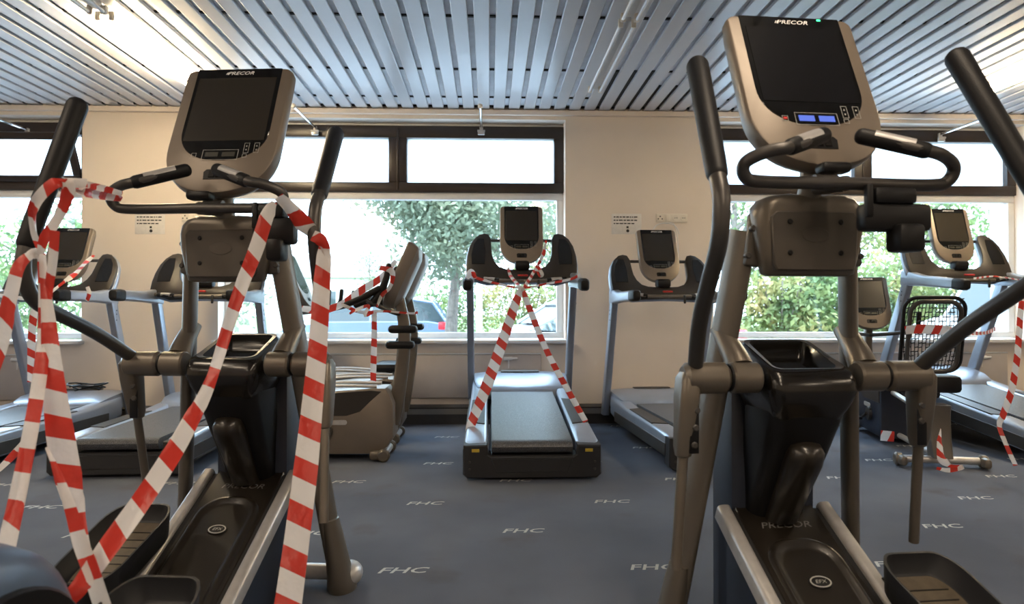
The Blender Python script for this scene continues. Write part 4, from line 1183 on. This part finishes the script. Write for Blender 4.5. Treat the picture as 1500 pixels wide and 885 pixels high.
for i, (x, y, r, n, lf, lab) in enumerate((
    (-1.2, 25.5, (2.6, 1, 2.2), 2600, 'leaf_green', 'green hedge bush behind the blue grey car tail'),
    (1.4, 25, (2.4, 1, 2.6), 3000, 'leaf_aut', 'yellow green bush behind the silver cars'),
    (3.6, 26, (2.2, 1, 2.4), 2000, 'leaf_green', 'green bush behind the silver cars, right of the yellow one'),
    (6.6, 15.2, (1.3, .8, 1.7), 2800, 'leaf_aut', 'yellowing bush low in the right window beside its left frame'),
    (8.1, 15.6, (1.3, .8, 1.9), 2800, 'leaf_green', 'green bush in the right window beside the vertical post'),
    (9.8, 16.2, (1.4, .8, 2.0), 2800, 'leaf_aut', 'yellow green bush in the right window behind the bike screen'),
    (11.8, 17.5, (1.6, .8, 2.2), 2400, 'leaf_green', 'green bush at the right behind the white van'),
    (-8.5, 19, (2.4, 1, 2.0), 1800, 'leaf_grey', 'pale bush seen through the left window near the wall'),
    (-12.5, 19, (2.6, 1, 2.2), 1800, 'leaf_green', 'green bush seen through the far left of the left window'))):
    bush(x, y, r, n, M[lf], lab, z=.2 if x > 5 else -.1)

def car(x, y, rz, paint, label, L=4.5, H=1.45, wagon=False, cat='car', van=False):
    t = tag(empty('car' if not van else 'van', (x, y, -.15), rz), label, cat)
    hw = .87
    # side silhouette, x forward
    low = [(-L/2, .35), (-L/2-.02, .62), (-L/2+.04, .86), (-L/2+.5, .94), (L/2-1.35, .93), (L/2-.35, .80), (L/2-.02, .66), (L/2+.02, .42), (L/2-.1, .24), (-L/2+.1, .24)]
    if van: low = [(-L/2, .35), (-L/2-.02, 1.1), (L/2-.9, 1.12), (L/2-.1, .95), (L/2, .5), (L/2-.1, .25), (-L/2+.1, .25)]
    def ring(yv, k, prof, z0=.55): return [V((px*1.0*(1-(1-k)*.25), yv, z0+(pz-z0)*k)) for px, pz in prof]
    MB().loft([ring(-hw, .9, low), ring(-hw*.97, .97, low), ring(-hw*.8, 1.02, low), ring(hw*.8, 1.02, low), ring(hw*.97, .97, low), ring(hw, .9, low)]).build('body', paint, t, ang=30)
    back = -L/2+.12 if wagon else -L/2+.75
    if van: cab = [(-L/2+.03, 1.08), (-L/2+.08, H), (L/2-1.7, H), (L/2-.9, 1.1)]
    else: cab = [(back-.05, .90), (back+.30, H-.08), (back+.8, H), (.15, H), (.55, H-.10), (1.25, .92)]
    for nm, m, k, z1 in (('greenhouse', M['car_glass'], .0, 0), ):
        rr = []
        for yv, q in ((-.80, 0), (-.62, 1), (.62, 1), (.80, 0)):
            rr.append([V((px, yv*(1 if pz < 1 else .86), pz)) for px, pz in cab])
        MB().loft([rr[0], rr[3]]).build(nm, m, t, ang=30)
    rt = [(px, pz+.012) for px, pz in cab if pz > H-.15]
    MB().loft([[V((px+(.03 if i else -.03), -.70, pz)) for i, (px, pz) in enumerate(rt)]+[V((px, -.70, pz-.05)) for px, pz in reversed(rt)],
               [V((px+(.03 if i else -.03), .70, pz)) for i, (px, pz) in enumerate(rt)]+[V((px, .70, pz-.05)) for px, pz in reversed(rt)]]).build('roof', paint, t)
    pil = MB()
    for s in (-1, 1):
        yy = s*.77
        for a, b in zip(cab[:-1], cab[1:]):
            pil.tube([(a[0], yy*(1 if a[1] < 1 else .90), a[1]), (b[0], yy*(1 if b[1] < 1 else .90), b[1])], .03, 6)
        pil.tube([(.0-.2, yy*1.02, .92), (-.25, yy*.90, H-.03)], .035, 6)
    pil.build('pillars', paint, t)
    for sx in (-1, 1):
        for s in (-1, 1):
            w = MB().cyl((sx*(L/2-.85), s*(hw-.18), .31), (sx*(L/2-.85), s*(hw+.01), .31), .31, n=26, bev=.03).build('wheel', M['rubber'], t)
            MB().cyl((sx*(L/2-.85), s*(hw), .31), (sx*(L/2-.85), s*(hw+.02), .31), .19, n=18).build('rim', M['rail'], w)
    for s in (-1, 1):
        MB().box((-L/2+.10, s*.72, .80 if not van else 1.0), (.30, .34, .2), .03).build('tail_light', M['tail'], t)
        MB().box((L/2-.14, s*.66, .66), (.22, .34, .12), .03).build('headlight', M['head'], t)
    return t
p = at(555, 470, 19.0)
car(p.x-.3, 19.0, R(180), M['car_b'], 'blue grey estate car seen through the middle window behind the bikes', wagon=True, H=1.5)
car(2.0, 13.5, R(222), M['car_s'], 'silver car behind the centre treadmill, farther of the two', H=1.34).scale.z = 1.08
car(2.1, 10.9, R(218), M['car_s'], 'silver car behind the centre treadmill, nearer with its bonnet low', H=1.3).scale.z = 1.02
car(10.9, 13.6, R(200), M['car_w'], 'white van behind the right treadmill and the mesh seat', H=1.95, cat='van', van=True)
p = at(702, 470, 11)
tag(MB().cyl((p.x, 11, -.15), (p.x, 11, 1.55), .05, n=14).cyl((p.x, 11, 1.55), (p.x, 11, 1.58), .06, n=14).build('bollard', M['car_w']), 'pale round post outside just left of the centre treadmill straps', 'post')
p = at(1465, 400, 9.2)
tag(MB().box((p.x, 9.2, 1.9), (.17, .17, 4.1), .01).build('pillar', M['house']), 'pale square pillar outside at the right edge of the right window', 'pillar')
h = tag(empty('house', (-9.5, 48, -.1)), 'pale distant house low behind the bikes', 'house')
MB().box((0, 0, 1.6), (9, 5, 3.2), .02).build('wall', M['house'], h, False)
MB().add([(-4.8, -2.8, 3.2), (4.8, -2.8, 3.2), (4.8, 2.8, 3.2), (-4.8, 2.8, 3.2), (-4.8, 0, 4.9), (4.8, 0, 4.9)], [[0, 1, 5, 4], [2, 3, 4, 5], [0, 4, 3], [1, 2, 5], [0, 3, 2, 1]]).build('roof', M['roof'], h, False)
for k in range(4):
    MB().box((-3.3+2.2*k, -2.5, 1.7), (1.0, .1, 1.2), .02).build('house_window', M['car_glass'], h)

# ---------------------------------------------------------------- light
w = bpy.data.worlds.new('sky'); bpy.context.scene.world = w; w.use_nodes = True
bg = w.node_tree.nodes['Background']
bg.inputs[0].default_value = (.60, .80, 1.0, 1); bg.inputs[1].default_value = 4.2
sun = bpy.data.lights.new('sun', 'SUN'); sun.energy = 1.5; sun.angle = R(12); sun.color = (1, .95, .88)
so = bpy.data.objects.new('sun', sun); C.objects.link(so); so.rotation_euler = (R(38), R(20), R(-20))
sc = bpy.context.scene
sc.view_settings.view_transform = 'Standard'; sc.view_settings.look = 'None'
sc.view_settings.exposure = 1.4; sc.view_settings.gamma = 1; sc.view_settings.use_curve_mapping = False
sc.cycles.use_denoising = True
sc.cycles.max_bounces = 8; sc.cycles.diffuse_bounces = 4; sc.cycles.glossy_bounces = 4; sc.cycles.transparent_max_bounces = 12
sc.cycles.sample_clamp_indirect = 8
